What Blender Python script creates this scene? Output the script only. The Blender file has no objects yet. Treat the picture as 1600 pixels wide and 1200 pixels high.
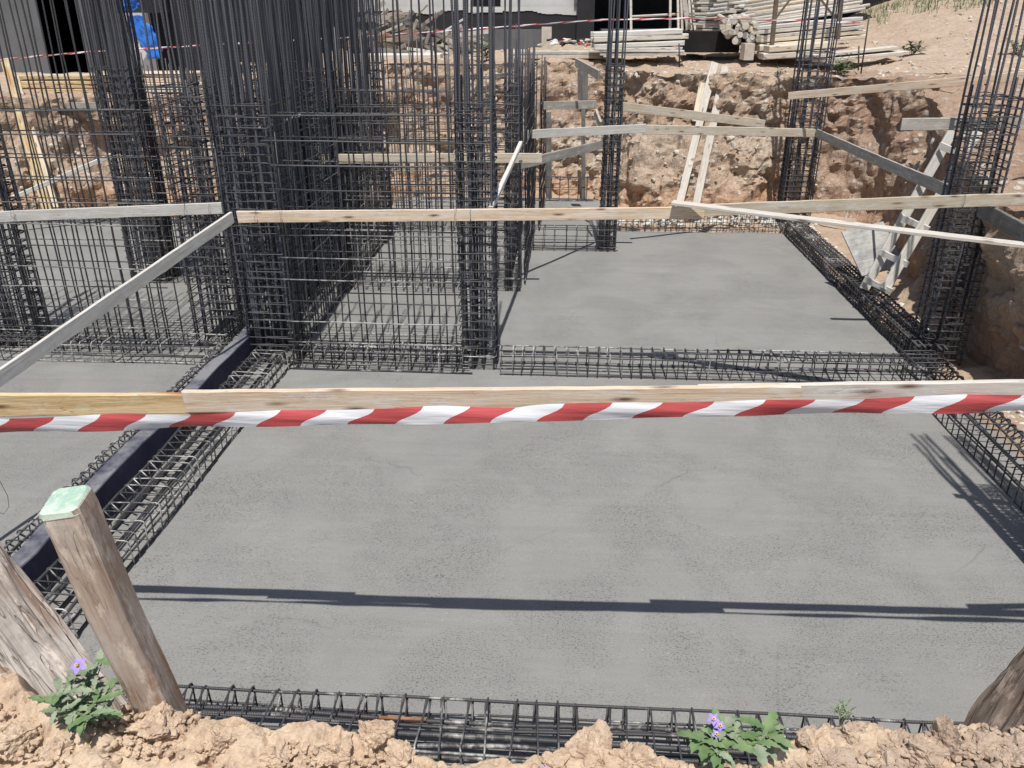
import bpy, math, random
import numpy as np
from mathutils import Vector, Matrix, Quaternion
random.seed(7); rng = np.random.RandomState(5)
S = bpy.context.scene; COL = S.collection
R = math.radians

# ------------------------------------------------------------------ camera, sky, sun, exposure
EYE = 3.0; FPX = 1270.0; PITCH = R(24.2); YAW = R(3.33)
cam = bpy.data.objects.new('camera', bpy.data.cameras.new('camera')); COL.objects.link(cam)
cam.location = (0, 0, EYE); cam.rotation_euler = (R(90) - PITCH, 0, YAW)
cam.data.sensor_width = 36; cam.data.lens = 36 * FPX / 1600; cam.data.clip_start = .05; cam.data.clip_end = 400
S.camera = cam
W = bpy.data.worlds.new('World'); S.world = W; W.use_nodes = True
SUN_EL = R(68.5); SUN_AZ = R(180 - 2.3)
nt = W.node_tree; sky = nt.nodes.new('ShaderNodeTexSky'); sky.sky_type = 'NISHITA'; sky.sun_disc = False
sky.sun_elevation = SUN_EL; sky.sun_rotation = SUN_AZ; sky.air_density = 1.0; sky.dust_density = 1.2
nt.links.new(sky.outputs[0], nt.nodes['Background'].inputs[0]); nt.nodes['Background'].inputs[1].default_value = .085
sl = bpy.data.lights.new('sun', 'SUN'); sl.energy = 4.3; sl.angle = R(.5); sl.color = (1, .96, .9)
so = bpy.data.objects.new('sun', sl); COL.objects.link(so)
sd = Vector((math.sin(SUN_AZ) * math.cos(SUN_EL), math.cos(SUN_AZ) * math.cos(SUN_EL), math.sin(SUN_EL)))
so.rotation_euler = sd.to_track_quat('Z', 'Y').to_euler()
S.view_settings.view_transform = 'Standard'; S.view_settings.look = 'None'; S.view_settings.exposure = 0.0; S.view_settings.gamma = 1

# survey: where the line of sight of a photo point meets the plane z=.., Y=.. (used once, to measure real positions)
_f = np.array([-math.sin(YAW) * math.cos(PITCH), math.cos(YAW) * math.cos(PITCH), -math.sin(PITCH)])
_r = np.array([math.cos(YAW), math.sin(YAW), 0]); _u = np.cross(_r, _f)
def _ray(x, y): return _f * FPX + _r * (x - 800) - _u * (y - 600)
def G(x, y, z=0.0):
    d = _ray(x, y); return Vector(d * ((z - EYE) / d[2]) + [0, 0, EYE])
def V(x, y, Y):
    d = _ray(x, y); return Vector(d * (Y / d[1]) + [0, 0, EYE])

# ------------------------------------------------------------------ noise
def _h(ix, iy, iz, s):
    n = (ix * 374761393 + iy * 668265263 + iz * 2147483647 + s * 974634777) & 0xffffffff
    n = ((n ^ (n >> 13)) * 1274126177) & 0xffffffff
    return ((n ^ (n >> 16)) & 0xffff) / 65535.0
def vnoise(x, y, z, s=0):
    x, y, z = np.broadcast_arrays(np.asarray(x, float), np.asarray(y, float), np.asarray(z, float))
    ix, iy, iz = np.floor(x).astype(np.int64), np.floor(y).astype(np.int64), np.floor(z).astype(np.int64)
    fx, fy, fz = x - ix, y - iy, z - iz
    fx, fy, fz = [t * t * t * (t * (t * 6 - 15) + 10) for t in (fx, fy, fz)]
    r = 0
    for a in (0, 1):
        for b in (0, 1):
            for c in (0, 1):
                r = r + _h(ix + a, iy + b, iz + c, s) * (fx if a else 1 - fx) * (fy if b else 1 - fy) * (fz if c else 1 - fz)
    return r * 2 - 1
def fbm(x, y, z, o=4, s=0, g=.5):
    r = 0; a = 1; k = 1
    for i in range(o):
        r = r + a * vnoise(x * k, y * k, z * k, s + i * 7); a *= g; k *= 2.03
    return r
def cell(x, y, z, s=0):
    """distance to the nearest random cell point, 3D"""
    ix, iy, iz = np.floor(x).astype(np.int64), np.floor(y).astype(np.int64), np.floor(z).astype(np.int64)
    best = np.full(x.shape, 9.0)
    for a in (-1, 0, 1):
        for b in (-1, 0, 1):
            for c in (-1, 0, 1):
                jx, jy, jz = ix + a, iy + b, iz + c
                d = (jx + _h(jx, jy, jz, s) - x) ** 2 + (jy + _h(jx, jy, jz, s + 1) - y) ** 2 + (jz + _h(jx, jy, jz, s + 2) - z) ** 2
                best = np.minimum(best, d)
    return np.sqrt(best)
def sst(a, b, x):
    t = np.clip((x - a) / (b - a), 0, 1); return t * t * (3 - 2 * t)

# ------------------------------------------------------------------ mesh helpers
class MB:
    def __init__(self): self.v = []; self.f = []; self.uv = None
    def add(self, vs, fs):
        n = len(self.v); self.v += [tuple(p) for p in vs]; self.f += [tuple(i + n for i in q) for q in fs]
    def tube(self, pts, r, n=6, caps=True, r2=None):
        pts = [Vector(p) for p in pts]; m = len(pts); vs = []; up = None
        for i, p in enumerate(pts):
            t = (pts[min(i + 1, m - 1)] - pts[max(i - 1, 0)]).normalized()
            if up is None:
                up = t.orthogonal().normalized()
            up = (up - t * up.dot(t)).normalized(); s = t.cross(up)
            rr = r if r2 is None else r + (r2 - r) * i / (m - 1)
            for k in range(n):
                a = 2 * math.pi * k / n; vs.append(p + (up * math.cos(a) + s * math.sin(a)) * rr)
        fs = [(i * n + k, i * n + (k + 1) % n, (i + 1) * n + (k + 1) % n, (i + 1) * n + k) for i in range(m - 1) for k in range(n)]
        if caps: fs += [tuple(reversed(range(n))), tuple(range((m - 1) * n, m * n))]
        self.add(vs, fs)
    def box(self, a, b):
        x0, y0, z0 = a; x1, y1, z1 = b
        self.add([(x0, y0, z0), (x1, y0, z0), (x1, y1, z0), (x0, y1, z0), (x0, y0, z1), (x1, y0, z1), (x1, y1, z1), (x0, y1, z1)],
                 [(0, 3, 2, 1), (4, 5, 6, 7), (0, 1, 5, 4), (1, 2, 6, 5), (2, 3, 7, 6), (3, 0, 4, 7)])
    def mesh(self, name, mat, smooth=False):
        m = bpy.data.meshes.new(name); m.from_pydata(self.v, [], self.f)
        if mat: m.materials.append(mat)
        if smooth: m.polygons.foreach_set('use_smooth', [True] * len(m.polygons))
        m.update(); return m
    def build(self, name, mat, parent=None, smooth=False, loc=None):
        return link(name, self.mesh(name, mat, smooth), parent, loc)
def link(name, me, parent=None, loc=None, rot=None):
    o = bpy.data.objects.new(name, me); COL.objects.link(o)
    if parent: o.parent = parent
    if loc is not None: o.location = loc
    if rot is not None: o.rotation_mode = 'QUATERNION'; o.rotation_quaternion = rot
    return o
def tag(o, label, cat, group=None):
    o['label'] = label; o['category'] = cat
    if group: o['group'] = group
    return o
def thing(name, label, cat, loc=(0, 0, 0), group=None):
    o = bpy.data.objects.new(name, None); COL.objects.link(o); o.location = loc; o.empty_display_size = .1
    return tag(o, label, cat, group)
def kind(o, k='structure'): o['kind'] = k; return o
def grid(name, P, mat, smooth=True, mask=None):
    n, m, _ = P.shape; idx = np.arange(n * m).reshape(n, m)
    q = np.stack([idx[:-1, :-1], idx[1:, :-1], idx[1:, 1:], idx[:-1, 1:]], -1).reshape(-1, 4)
    if mask is not None: q = q[mask.reshape(-1)]
    me = bpy.data.meshes.new(name); me.vertices.add(n * m); me.vertices.foreach_set('co', P.reshape(-1).astype(np.float32))
    me.loops.add(len(q) * 4); me.loops.foreach_set('vertex_index', q.reshape(-1).astype(np.int32))
    me.polygons.add(len(q)); me.polygons.foreach_set('loop_start', np.arange(len(q), dtype=np.int32) * 4)
    me.polygons.foreach_set('loop_total', np.full(len(q), 4, np.int32))
    me.update(calc_edges=True); me.validate()
    me.polygons.foreach_set('use_smooth', [smooth] * len(me.polygons))
    me.materials.append(mat); return link(name, me)
_ico = {}
def ico(sub):
    if sub not in _ico:
        import bmesh
        b = bmesh.new(); bmesh.ops.create_icosphere(b, subdivisions=sub, radius=1)
        _ico[sub] = (np.array([v.co[:] for v in b.verts]), [tuple(v.index for v in f.verts) for f in b.faces]); b.free()
    return _ico[sub]
def lump(c, r, sub=2, seed=0, amp=.35, flat=.75, fr=1.4):
    v, f = ico(sub); o = seed * 13.7
    # blocky: push towards a few random planes
    rs = np.random.RandomState(seed + 11); p = v.copy()
    for _ in range(16 if sub > 3 else 8):
        n = rs.normal(size=3); n /= np.linalg.norm(n); d = .52 + .38 * rs.rand()
        k = p @ n; p = p - np.outer(np.maximum(k - d, 0), n)
    p = p * (1 + amp * fbm(v[:, 0] * fr + o, v[:, 1] * fr + o, v[:, 2] * fr, 4 if sub > 3 else 3, 3)[:, None])
    s = np.array([rs.uniform(.8, 1.25), rs.uniform(.8, 1.25), flat * rs.uniform(.8, 1.2)]) * r
    a = rs.uniform(0, 6.28); c_, s_ = math.cos(a), math.sin(a)
    p = p * s; p = np.stack([p[:, 0] * c_ - p[:, 1] * s_, p[:, 0] * s_ + p[:, 1] * c_, p[:, 2]], 1)
    return p + np.array(c), f

# ------------------------------------------------------------------ materials
class NT:
    def __init__(self, name):
        self.m = bpy.data.materials.new(name); self.m.use_nodes = True; self.t = self.m.node_tree; self.b = self.t.nodes['Principled BSDF']
    def n(self, ty, **kw):
        x = self.t.nodes.new('ShaderNode' + ty)
        for k, v in kw.items(): setattr(x, k, v)
        return x
    def l(self, a, b): self.t.links.new(a, b)
    def coord(self, kind='Object', scale=(1, 1, 1)):
        if kind == 'World': src = self.n('NewGeometry').outputs['Position']
        else: src = self.n('TexCoord').outputs[kind]
        mp = self.n('Mapping'); mp.inputs['Scale'].default_value = scale; self.l(src, mp.inputs[0]); return mp.outputs[0]
    def noise(self, co, sc, det=4, rough=.55, dist=0):
        x = self.n('TexNoise'); x.inputs['Scale'].default_value = sc; x.inputs['Detail'].default_value = det
        x.inputs['Roughness'].default_value = rough; x.inputs['Distortion'].default_value = dist; self.l(co, x.inputs['Vector']); return x.outputs['Fac']
    def voro(self, co, sc, feat='F1', out='Distance', rnd=1):
        x = self.n('TexVoronoi', feature=feat); x.inputs['Scale'].default_value = sc; x.inputs['Randomness'].default_value = rnd; self.l(co, x.inputs['Vector']); return x.outputs[out]
    def ramp(self, fac, stops, interp='LINEAR'):
        x = self.n('ValToRGB'); x.color_ramp.interpolation = interp; e = x.color_ramp.elements
        while len(e) < len(stops): e.new(.5)
        for i, (p, c) in enumerate(stops):
            e[i].position = p; e[i].color = (c, c, c, 1) if not isinstance(c, tuple) else (*c, 1)
        self.l(fac, x.inputs[0]); return x.outputs[0]
    def mix(self, fac, a, b, mode='MIX'):
        x = self.n('Mix', data_type='RGBA', blend_type=mode)
        for s, val in ((x.inputs[0], fac), (x.inputs[6], a), (x.inputs[7], b)):
            if isinstance(val, (int, float)): s.default_value = val if s.type == 'VALUE' else (val, val, val, 1)
            elif isinstance(val, tuple): s.default_value = (*val, 1)
            else: self.l(val, s)
        return x.outputs[2]
    def math(self, op, a, b=0.0):
        x = self.n('Math', operation=op)
        for s, val in ((x.inputs[0], a), (x.inputs[1], b)):
            if isinstance(val, (int, float)): s.default_value = val
            else: self.l(val, s)
        return x.outputs[0]
    def sep(self, v):
        x = self.n('SeparateXYZ'); self.l(v, x.inputs[0]); return x.outputs
    def out(self, col=None, rough=.8, bump=None, bd=.005, bs=1.0, metal=0, spec=.5):
        if col is not None:
            if isinstance(col, tuple): self.b.inputs['Base Color'].default_value = (*col, 1)
            else: self.l(col, self.b.inputs['Base Color'])
        if isinstance(rough, (int, float)): self.b.inputs['Roughness'].default_value = rough
        else: self.l(rough, self.b.inputs['Roughness'])
        self.b.inputs['Metallic'].default_value = metal; self.b.inputs['Specular IOR Level'].default_value = spec
        if bump is not None:
            x = self.n('Bump'); x.inputs['Distance'].default_value = bd; x.inputs['Strength'].default_value = bs
            self.l(bump, x.inputs['Height']); self.l(x.outputs[0], self.b.inputs['Normal'])
        return self.m

def mat_concrete():
    k = NT('concrete'); w = k.coord('World'); st = k.coord('World', (1, 3.2, 1))
    big = k.noise(w, .55, 5, .6); mid = k.noise(w, 2.2, 5, .65, .4); streak = k.noise(st, 9, 5, .6)
    fine = k.noise(w, 60, 4, .7); gr = k.noise(w, 200, 2, .6)
    rough_zone = k.ramp(k.noise(w, 1.3, 6, .62, .6), [(.42, 0.0), (.6, 1.0)])
    pits = k.ramp(k.noise(k.coord('World', (1, 1.5, 1)), 75, 3, .75), [(.34, 1.0), (.42, 0.0)])
    pitm = k.math('MULTIPLY', pits, k.math('ADD', k.math('MULTIPLY', rough_zone, .85), .12))
    specks = k.ramp(k.voro(w, 24), [(.07, 1.0), (.11, 0.0)])
    specks = k.math('MULTIPLY', specks, k.ramp(k.noise(w, 2.3, 3), [(.5, 0.0), (.62, 1.0)]))
    crk = k.ramp(k.voro(k.mix(.12, w, k.n('TexNoise').outputs['Color']), .8, 'DISTANCE_TO_EDGE'), [(.0, 1.0), (.006, 0.0)])
    crk = k.math('MULTIPLY', crk, k.ramp(k.noise(w, 1.1, 3), [(.55, 0.0), (.62, 1.0)]))
    c = k.ramp(big, [(.3, (.268, .263, .243)), (.5, (.298, .290, .266)), (.72, (.325, .317, .292))])
    c = k.mix(k.ramp(mid, [(.35, 0.0), (.7, .55)]), c, (.225, .226, .222))
    c = k.mix(k.math('MULTIPLY', k.ramp(streak, [(.4, 0.0), (.75, 1.0)]), .28), c, (.34, .335, .32))
    c = k.mix(.22, c, k.ramp(gr, [(.3, .08), (.7, .46)]))
    c = k.mix(k.math('MULTIPLY', rough_zone, .2), c, (.2, .198, .19))
    c = k.mix(k.math('MULTIPLY', pitm, .7), c, (.11, .11, .11)); c = k.mix(k.math('MULTIPLY', specks, .7), c, (.52, .5, .47))
    fl = k.ramp(k.noise(k.coord('World', (1, 2.5, 1)), 38, 3, .7), [(.63, 0.0), (.69, 1.0)]); fl = k.math('MULTIPLY', fl, k.ramp(k.noise(w, 1.7, 4), [(.5, 0.0), (.65, 1.0)]))
    c = k.mix(k.math('MULTIPLY', fl, .7), c, (.52, .51, .48))
    scr = k.ramp(k.noise(k.coord('World', (.35, 9, 1)), 1.6, 5, .6, .3), [(.42, 0.0), (.62, 1.0)]); c = k.mix(k.math('MULTIPLY', scr, .13), c, (.18, .18, .175))
    damp = k.ramp(k.noise(w, .75, 5, .55, .4), [(.52, 0.0), (.64, 1.0)]); c = k.mix(k.math('MULTIPLY', damp, .14), c, (.2, .2, .195))
    c = k.mix(k.math('MULTIPLY', crk, .35), c, (.12, .12, .12))
    h = k.math('SUBTRACT', k.math('ADD', k.math('MULTIPLY', fine, .6), k.math('MULTIPLY', streak, .5)), k.math('MULTIPLY', pitm, 1.4))
    h = k.math('ADD', h, k.math('MULTIPLY', gr, k.math('ADD', .15, k.math('MULTIPLY', rough_zone, .5))))
    return k.out(c, .85, h, .0045, .7, spec=.3)
def mat_steel(name, base=(.068, .07, .076), rust=.25, splash=True, splz=.3, ribs=True, lo=.56):
    k = NT(name); w = k.coord('World'); o = k.coord('Object')
    n1 = k.noise(w, 9, 4, .6); c = k.mix(k.ramp(n1, [(.45, 0.0), (.75, rust)]), base, (.13, .07, .045))
    c = k.mix(k.ramp(k.noise(w, 40, 3), [(.4, 0.0), (.7, .35)]), c, (.12, .12, .125))
    rnd = k.n('ObjectInfo').outputs['Random']; c = k.mix(k.math('MULTIPLY', rnd, .25), c, (.1, .1, .115))
    if splash:
        z = k.sep(w)[2]; m = k.math('SUBTRACT', 1.0, k.ramp(k.math('MULTIPLY', z, 1 / (2 * splz)), [(.15, 0.0), (1.0, 1.0)]))
        nz = k.ramp(k.noise(w, 2.6, 5, .7), [(lo, 0.0), (lo + .09, 1.0)]); nz = k.math('MULTIPLY', nz, k.ramp(k.noise(w, 22, 3), [(.38, 0.0), (.5, 1.0)]))
        c = k.mix(k.math('MULTIPLY', m, nz), c, (.55, .54, .51))
    h = None
    if ribs:
        wv = k.n('TexWave', bands_direction='Z'); wv.inputs['Scale'].default_value = 28; k.l(o, wv.inputs[0]); h = wv.outputs['Fac']
    k.out(c, .52, h, .0015, .8, metal=.3)
    return k.m
def mat_wood(name, c1, c2, c3, grey=.3, knots=True, stain=None, bleach=.0, crack=.35, blotch=.35, bd=.003):
    k = NT(name); o = k.coord('Object', (1, 1, 1)); g = k.coord('Object', (1.0, 22, 22)); rnd = k.n('ObjectInfo').outputs['Random']
    off = k.n('VectorMath', operation='ADD'); k.l(g, off.inputs[0]); cm = k.n('CombineXYZ'); k.l(k.math('MULTIPLY', rnd, 40), cm.inputs[0]); k.l(cm.outputs[0], off.inputs[1])
    g = off.outputs[0]
    a = k.noise(g, 2.0, 6, .62, .5); b = k.noise(g, 7, 4, .7); big = k.noise(o, 2.0, 4, .6)
    c = k.ramp(a, [(.34, c1), (.5, c2), (.66, c3)]); vr = k.math('ADD', .82, k.math('MULTIPLY', rnd, .3)); hsv = k.n('HueSaturation'); k.l(c, hsv.inputs['Color']); k.l(vr, hsv.inputs['Value']); c = hsv.outputs[0]
    gl = (.42, .41, .385)
    c = k.mix(k.math('MULTIPLY', k.ramp(big, [(.4, 0.0), (.7, 1.0)]), grey), c, gl)
    c = k.mix(k.ramp(b, [(.5, 0.0), (.8, .35)]), c, tuple(x * .45 for x in c1))
    if bleach: c = k.mix(k.math('MULTIPLY', k.ramp(k.noise(o, 3.5, 5, .7), [(.45, 0.0), (.6, 1.0)]), bleach), c, (.62, .6, .56))
    if knots:
        kv = k.coord('Object', (3.0, 14, 14)); off2 = k.n('VectorMath', operation='ADD'); k.l(kv, off2.inputs[0]); k.l(cm.outputs[0], off2.inputs[1])
        d = k.voro(off2.outputs[0], 1.25); c = k.mix(k.ramp(d, [(.07, .9), (.17, .4), (.27, 0.0)]), c, (.13, .055, .025))
    if stain: c = k.mix(k.math('MULTIPLY', k.ramp(k.noise(k.coord('Object', (.8, 9, 9)), 1.7, 3), [(.6, 0.0), (.68, 1.0)]), .7), c, stain)
    g2 = k.n('VectorMath', operation='ADD'); k.l(k.coord('Object', (1.6, 16, 16)), g2.inputs[0]); k.l(cm.outputs[0], g2.inputs[1])
    cn = k.noise(g2.outputs[0], 1.5, 3, .5, .3); cr = k.ramp(cn, [(.491, 0.0), (.5, 1.0), (.509, 0.0)])
    cr = k.math('MULTIPLY', cr, k.math('MULTIPLY', k.ramp(k.noise(o, 5, 3), [(.45, 0.0), (.6, 1.0)]), crack))
    c = k.mix(cr, c, tuple(x * .25 for x in c1))
    bl = k.ramp(k.noise(k.coord('Object', (3.5, 9, 9)), 2.2, 5, .7), [(.52, 0.0), (.62, 1.0)]); c = k.mix(k.math('MULTIPLY', bl, blotch), c, tuple(min(.8, x * 1.35 + .05) for x in c3))
    bd_ = k.ramp(k.noise(k.coord('Object', (5, 14, 14)), 2.9, 5, .7), [(.55, 0.0), (.68, 1.0)]); c = k.mix(k.math('MULTIPLY', bd_, blotch * .6), c, tuple(x * .55 for x in c1))
    h = k.math('SUBTRACT', k.math('ADD', a, k.math('MULTIPLY', b, .6)), k.math('MULTIPLY', cr, 1.5))
    return k.out(c, .75, h, bd, .8, spec=.25)
def mat_soil(name, stops, stone=(.42, .38, .32), stone_amt=.5, sc=1.0, bd=.03, grooves=False, strata=False):
    k = NT(name); w = k.coord('World')
    a = k.noise(w, 1.1 * sc, 7, .65, .5); b = k.noise(w, 7 * sc, 6, .7); f = k.noise(w, 60 * sc, 4, .7)
    c = k.ramp(a, stops)
    c = k.mix(k.ramp(b, [(.42, 0.0), (.68, .5)]), c, tuple(x * 1.35 for x in stops[-1][1]))
    c = k.mix(k.ramp(b, [(.3, .5), (.45, 0.0)]), c, tuple(x * .5 for x in stops[0][1]))
    if strata:
        zz = k.math('ADD', k.sep(w)[2], k.math('MULTIPLY', k.noise(w, .8, 4), .9)); lay = k.ramp(k.math('MULTIPLY', zz, .4), [(.12, (.62, .33, .15)), (.3, (.58, .32, .17)), (.42, (.55, .42, .30)), (.62, (.50, .40, .30)), (.78, (.30, .17, .10)), (.95, (.48, .34, .22))])
        c = k.mix(.58, c, lay)
        red = k.math('MULTIPLY', k.ramp(k.math('MULTIPLY', k.sep(w)[0], .1), [(.36, 0.0), (.42, .55)]), k.ramp(k.noise(w, 1.5, 4), [(.3, .5), (.6, 1.0)])); c = k.mix(red, c, (.30, .155, .085))  # redder earth at the right, darkened in the colour to deepen that wall's shade
    vz = k.voro(k.mix(.06, w, k.n('TexNoise').outputs['Color']), 9 * sc); st = k.ramp(vz, [(.22, 1.0), (.4, 0.0)])
    st = k.math('MULTIPLY', st, k.ramp(k.noise(w, 2.2 * sc, 4, .6), [(.45, 0.0), (.58, stone_amt)])); c = k.mix(st, c, stone)
    c = k.mix(.22, c, k.ramp(f, [(.3, .05), (.7, .65)]))
    gt = k.ramp(k.voro(w, 55 * sc), [(.1, 1.0), (.18, 0.0)]); c = k.mix(k.math('MULTIPLY', gt, .3), c, stone)
    h = k.math('ADD', k.math('MULTIPLY', b, .8), k.math('ADD', k.math('MULTIPLY', f, .35), k.math('MULTIPLY', st, .4)))
    if grooves:
        gr = k.noise(k.coord('World', (6, 6, .35)), 1.8, 3, .5); h = k.math('ADD', h, k.math('MULTIPLY', gr, 2.6))
    return k.out(c, .95, h, bd, .8, spec=.15)
def mat_plain(name, col, rough=.7, n=.25, sc=6, metal=0, bd=.004, spec=.4):
    k = NT(name); w = k.coord('World'); a = k.noise(w, sc, 6, .65)
    c = k.mix(k.ramp(a, [(.35, 0.0), (.7, 1.0)]), col, tuple(min(1, x * (1 + n * 1.6) + n * .03) for x in col))
    c = k.mix(k.ramp(k.noise(w, sc * .23, 4), [(.4, 0.0), (.75, n)]), c, tuple(x * .5 for x in col))
    return k.out(c, rough, a, bd, .6, metal=metal, spec=spec)
M = {}
M['concrete'] = mat_concrete()
M['steel'] = mat_steel('steel'); M['steel_rust'] = mat_steel('rusty_steel', (.1, .065, .05), .7)
M['rust'] = mat_plain('orange_rust', (.30, .15, .075), .8, .4, 30)
M['steel_pale'] = mat_steel('splashed_steel', (.15, .15, .15), .15, True, 1.0, True, .44)
M['steel_blue'] = mat_steel('mill_steel', (.145, .15, .175), .12, False)
M['w_yellow'] = mat_wood('yellow_wood', (.56, .38, .18), (.68, .51, .28), (.76, .61, .38), .08, True, (.36, .1, .035))
M['w_pine'] = mat_wood('pine_wood', (.64, .47, .31), (.76, .60, .44), (.82, .71, .57), .08, True)
M['w_tan'] = mat_wood('tan_wood', (.60, .49, .35), (.71, .61, .46), (.78, .70, .57), .1, True)
M['w_grey'] = mat_wood('weathered_wood', (.34, .31, .26), (.46, .425, .37), (.56, .52, .46), .6, False)
M['w_dark'] = mat_wood('dark_weathered_wood', (.11, .10, .095), (.17, .155, .145), (.23, .215, .2), .5, False)
M['w_pale'] = mat_wood('pale_wood', (.58, .51, .42), (.70, .64, .55), (.78, .73, .66), .15, True, None, .4)
M['w_cem'] = mat_wood('cement_stained_wood', (.58, .54, .48), (.69, .66, .6), (.78, .75, .69), .12, False, None, .4)
M['w_post'] = mat_wood('muddy_wood', (.38, .27, .2), (.50, .38, .3), (.60, .49, .41), .12, False, (.36, .2, .1), .35, .5, .6, .004)
M['w_log'] = mat_wood('old_log_wood', (.2, .15, .12), (.32, .26, .215), (.44, .38, .33), .4, False, (.2, .12, .08), .35, .65, .8, .008)
M['w_wet'] = mat_wood('dark_log_wood', (.05, .033, .024), (.11, .075, .054), (.19, .14, .105), .2, False, None, 0, 1.0, .6, .008)
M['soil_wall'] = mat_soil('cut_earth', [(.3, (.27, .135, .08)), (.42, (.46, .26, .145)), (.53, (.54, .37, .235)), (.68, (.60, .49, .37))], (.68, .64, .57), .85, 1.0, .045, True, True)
M['soil_near'] = mat_soil('clay_soil', [(.3, (.48, .31, .19)), (.5, (.60, .425, .275)), (.72, (.68, .53, .37))], (.62, .5, .37), .35, 3.5, .006)
M['soil_brown'] = mat_soil('brown_clay_soil', [(.3, (.37, .25, .165)), (.5, (.48, .345, .235)), (.72, (.56, .43, .31))], (.5, .41, .31), .35, 3.5, .006)
M['soil_top'] = mat_soil('terrace_earth', [(.3, (.36, .23, .14)), (.5, (.46, .32, .21)), (.72, (.53, .42, .31))], (.58, .53, .45), .6, 2.0, .02)
M['soil_floor'] = mat_soil('pit_floor_earth', [(.3, (.38, .24, .14)), (.5, (.46, .31, .2)), (.72, (.5, .38, .27))], (.5, .46, .4), .5, 2.0, .02)
M['stone'] = mat_plain('pale_stone', (.52, .47, .40), .9, .3, 9, bd=.01); M['stone_w'] = mat_plain('white_rubble_stone', (.55, .54, .5), .9, .3, 14, bd=.01)
M['stone_o'] = mat_plain('orange_stone', (.42, .27, .17), .9, .3, 9, bd=.01)
def mat_navy():
    k = NT('navy_foam_board'); w = k.coord('World'); a = k.noise(w, 14, 5, .65); nz = k.sep(k.n('NewGeometry').outputs['Normal'])[2]
    dust = k.math('MULTIPLY', k.ramp(nz, [(.6, 0.0), (.9, 1.0)]), k.ramp(k.noise(w, 2.2, 5, .7), [(.42, .15), (.58, .95)]))
    c = k.mix(k.ramp(a, [(.4, 0.0), (.8, 1.0)]), (.022, .024, .06), (.05, .05, .09)); c = k.mix(dust, c, (.24, .24, .25)); return k.out(c, .65, a, .004)
M['navy'] = mat_navy()
M['dark_wall'] = mat_plain('dark_plinth_paint', (.022, .022, .026), .8, .3, 2); M['white_wall'] = mat_plain('white_plaster', (.62, .62, .6), .85, .12, 2)
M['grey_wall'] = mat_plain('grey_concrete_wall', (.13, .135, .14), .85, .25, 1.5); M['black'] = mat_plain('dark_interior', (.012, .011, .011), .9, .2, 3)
M['blue'] = mat_plain('blue_plastic', (.03, .17, .62), .35, .4, 9); M['brown_post'] = mat_plain('brown_post_paint', (.12, .085, .06), .7, .4, 9)
M['red_cloth'] = mat_plain('red_rag', (.45, .05, .04), .8, .3, 9); M['ply'] = mat_wood('grey_plywood', (.2, .2, .195), (.3, .3, .29), (.4, .4, .38), .6, False, None, .4)
M['wire'] = mat_plain('tie_wire', (.03, .03, .03), .5, .1, 9)
def mat_mint():
    k = NT('mint_paint'); o = k.coord('Object'); c = k.mix(k.ramp(k.noise(o, 22, 4), [(.46, 0.0), (.58, .8)]), (.58, .68, .58), (.33, .52, .4))
    c = k.mix(k.ramp(k.noise(o, 70, 3), [(.55, 0.0), (.65, .6)]), c, (.62, .68, .6)); return k.out(c, .8, k.noise(o, 90, 3), .002)
M['mint'] = mat_mint()
def mat_leaf(name, c1, c2):
    k = NT(name); o = k.coord('Object'); rnd = k.n('ObjectInfo').outputs['Random']; a = k.noise(o, 30, 3)
    c = k.mix(k.ramp(a, [(.35, 0.0), (.65, 1.0)]), c1, c2); k.b.inputs['Subsurface Weight'].default_value = 0
    return k.out(c, .6, a, .001, spec=.3)
M['leaf'] = mat_leaf('silver_leaf', (.19, .25, .14), (.32, .37, .26)); M['leaf2'] = mat_leaf('green_leaf', (.11, .19, .07), (.2, .28, .13)); M['leaf_dry'] = mat_leaf('dusty_leaf', (.1, .13, .07), (.2, .22, .14))
M['petal'] = mat_plain('purple_petal', (.30, .22, .68), .6, .3, 60); M['anther'] = mat_plain('yellow_anther', (.75, .55, .04), .5, .1, 60)
def mat_tape():
    k = NT('barrier_tape_plastic'); uv = k.n('TexCoord').outputs['UV']; s = k.sep(uv)
    fr = k.math('FRACT', s[0]); m = k.ramp(fr, [(0.0, 0.0), (.5, 1.0)], 'CONSTANT')
    w = k.noise(k.coord('Object', (1.5, 20, 20)), 3, 3)
    c = k.mix(m, (.90, .91, .94), k.mix(w, (.56, .075, .08), (.66, .14, .14)))
    k.out(c, .3, w, .004, .6, spec=.5); k.b.inputs['Transmission Weight'].default_value = 0; return k.m
M['tape'] = mat_tape()

# ------------------------------------------------------------------ terrain
FL = np.array([(-11, 3.0), (-10.6, 6.0), (-10.2, 9.5), (-9.6, 12.6), (-7.6, 13.5), (-5.0, 13.7), (-3.2, 14.0), (-2.6, 15.3), (-.8, 15.6), (.55, 15.4), (1.05, 14.0), (2.4, 13.65), (3.9, 13.7),
               (4.9, 13.3), (5.15, 12.3), (4.85, 11.2), (4.55, 10.2), (4.4, 9.3), (4.28, 8.5), (4.1, 7.8), (4.02, 6.8), (4.1, 6.0), (4.35, 5.0), (4.7, 3.6), (4.8, 2.2), (3.6, 1.62), (1.8, 1.72), (0, 1.62), (-1.8, 1.62), (-4, 1.7), (-7, 1.9), (-10, 2.2)])
def hg(X, Y):
    base = 1.3 + .85 * sst(4.5, 12.5, Y) + .3 * sst(14, 21, Y)
    base = base - .12 * sst(3.5, 1.5, Y)
    hill = sst(4.6, 9.5, X) * np.maximum(Y - 12.8, 0) * .13
    left = -.36 * sst(-4.5, -6.5, X) * sst(8, 12, Y)
    return base + hill + left + .05 * fbm(X * .7, Y * .7, 0, 3, 4)
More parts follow.
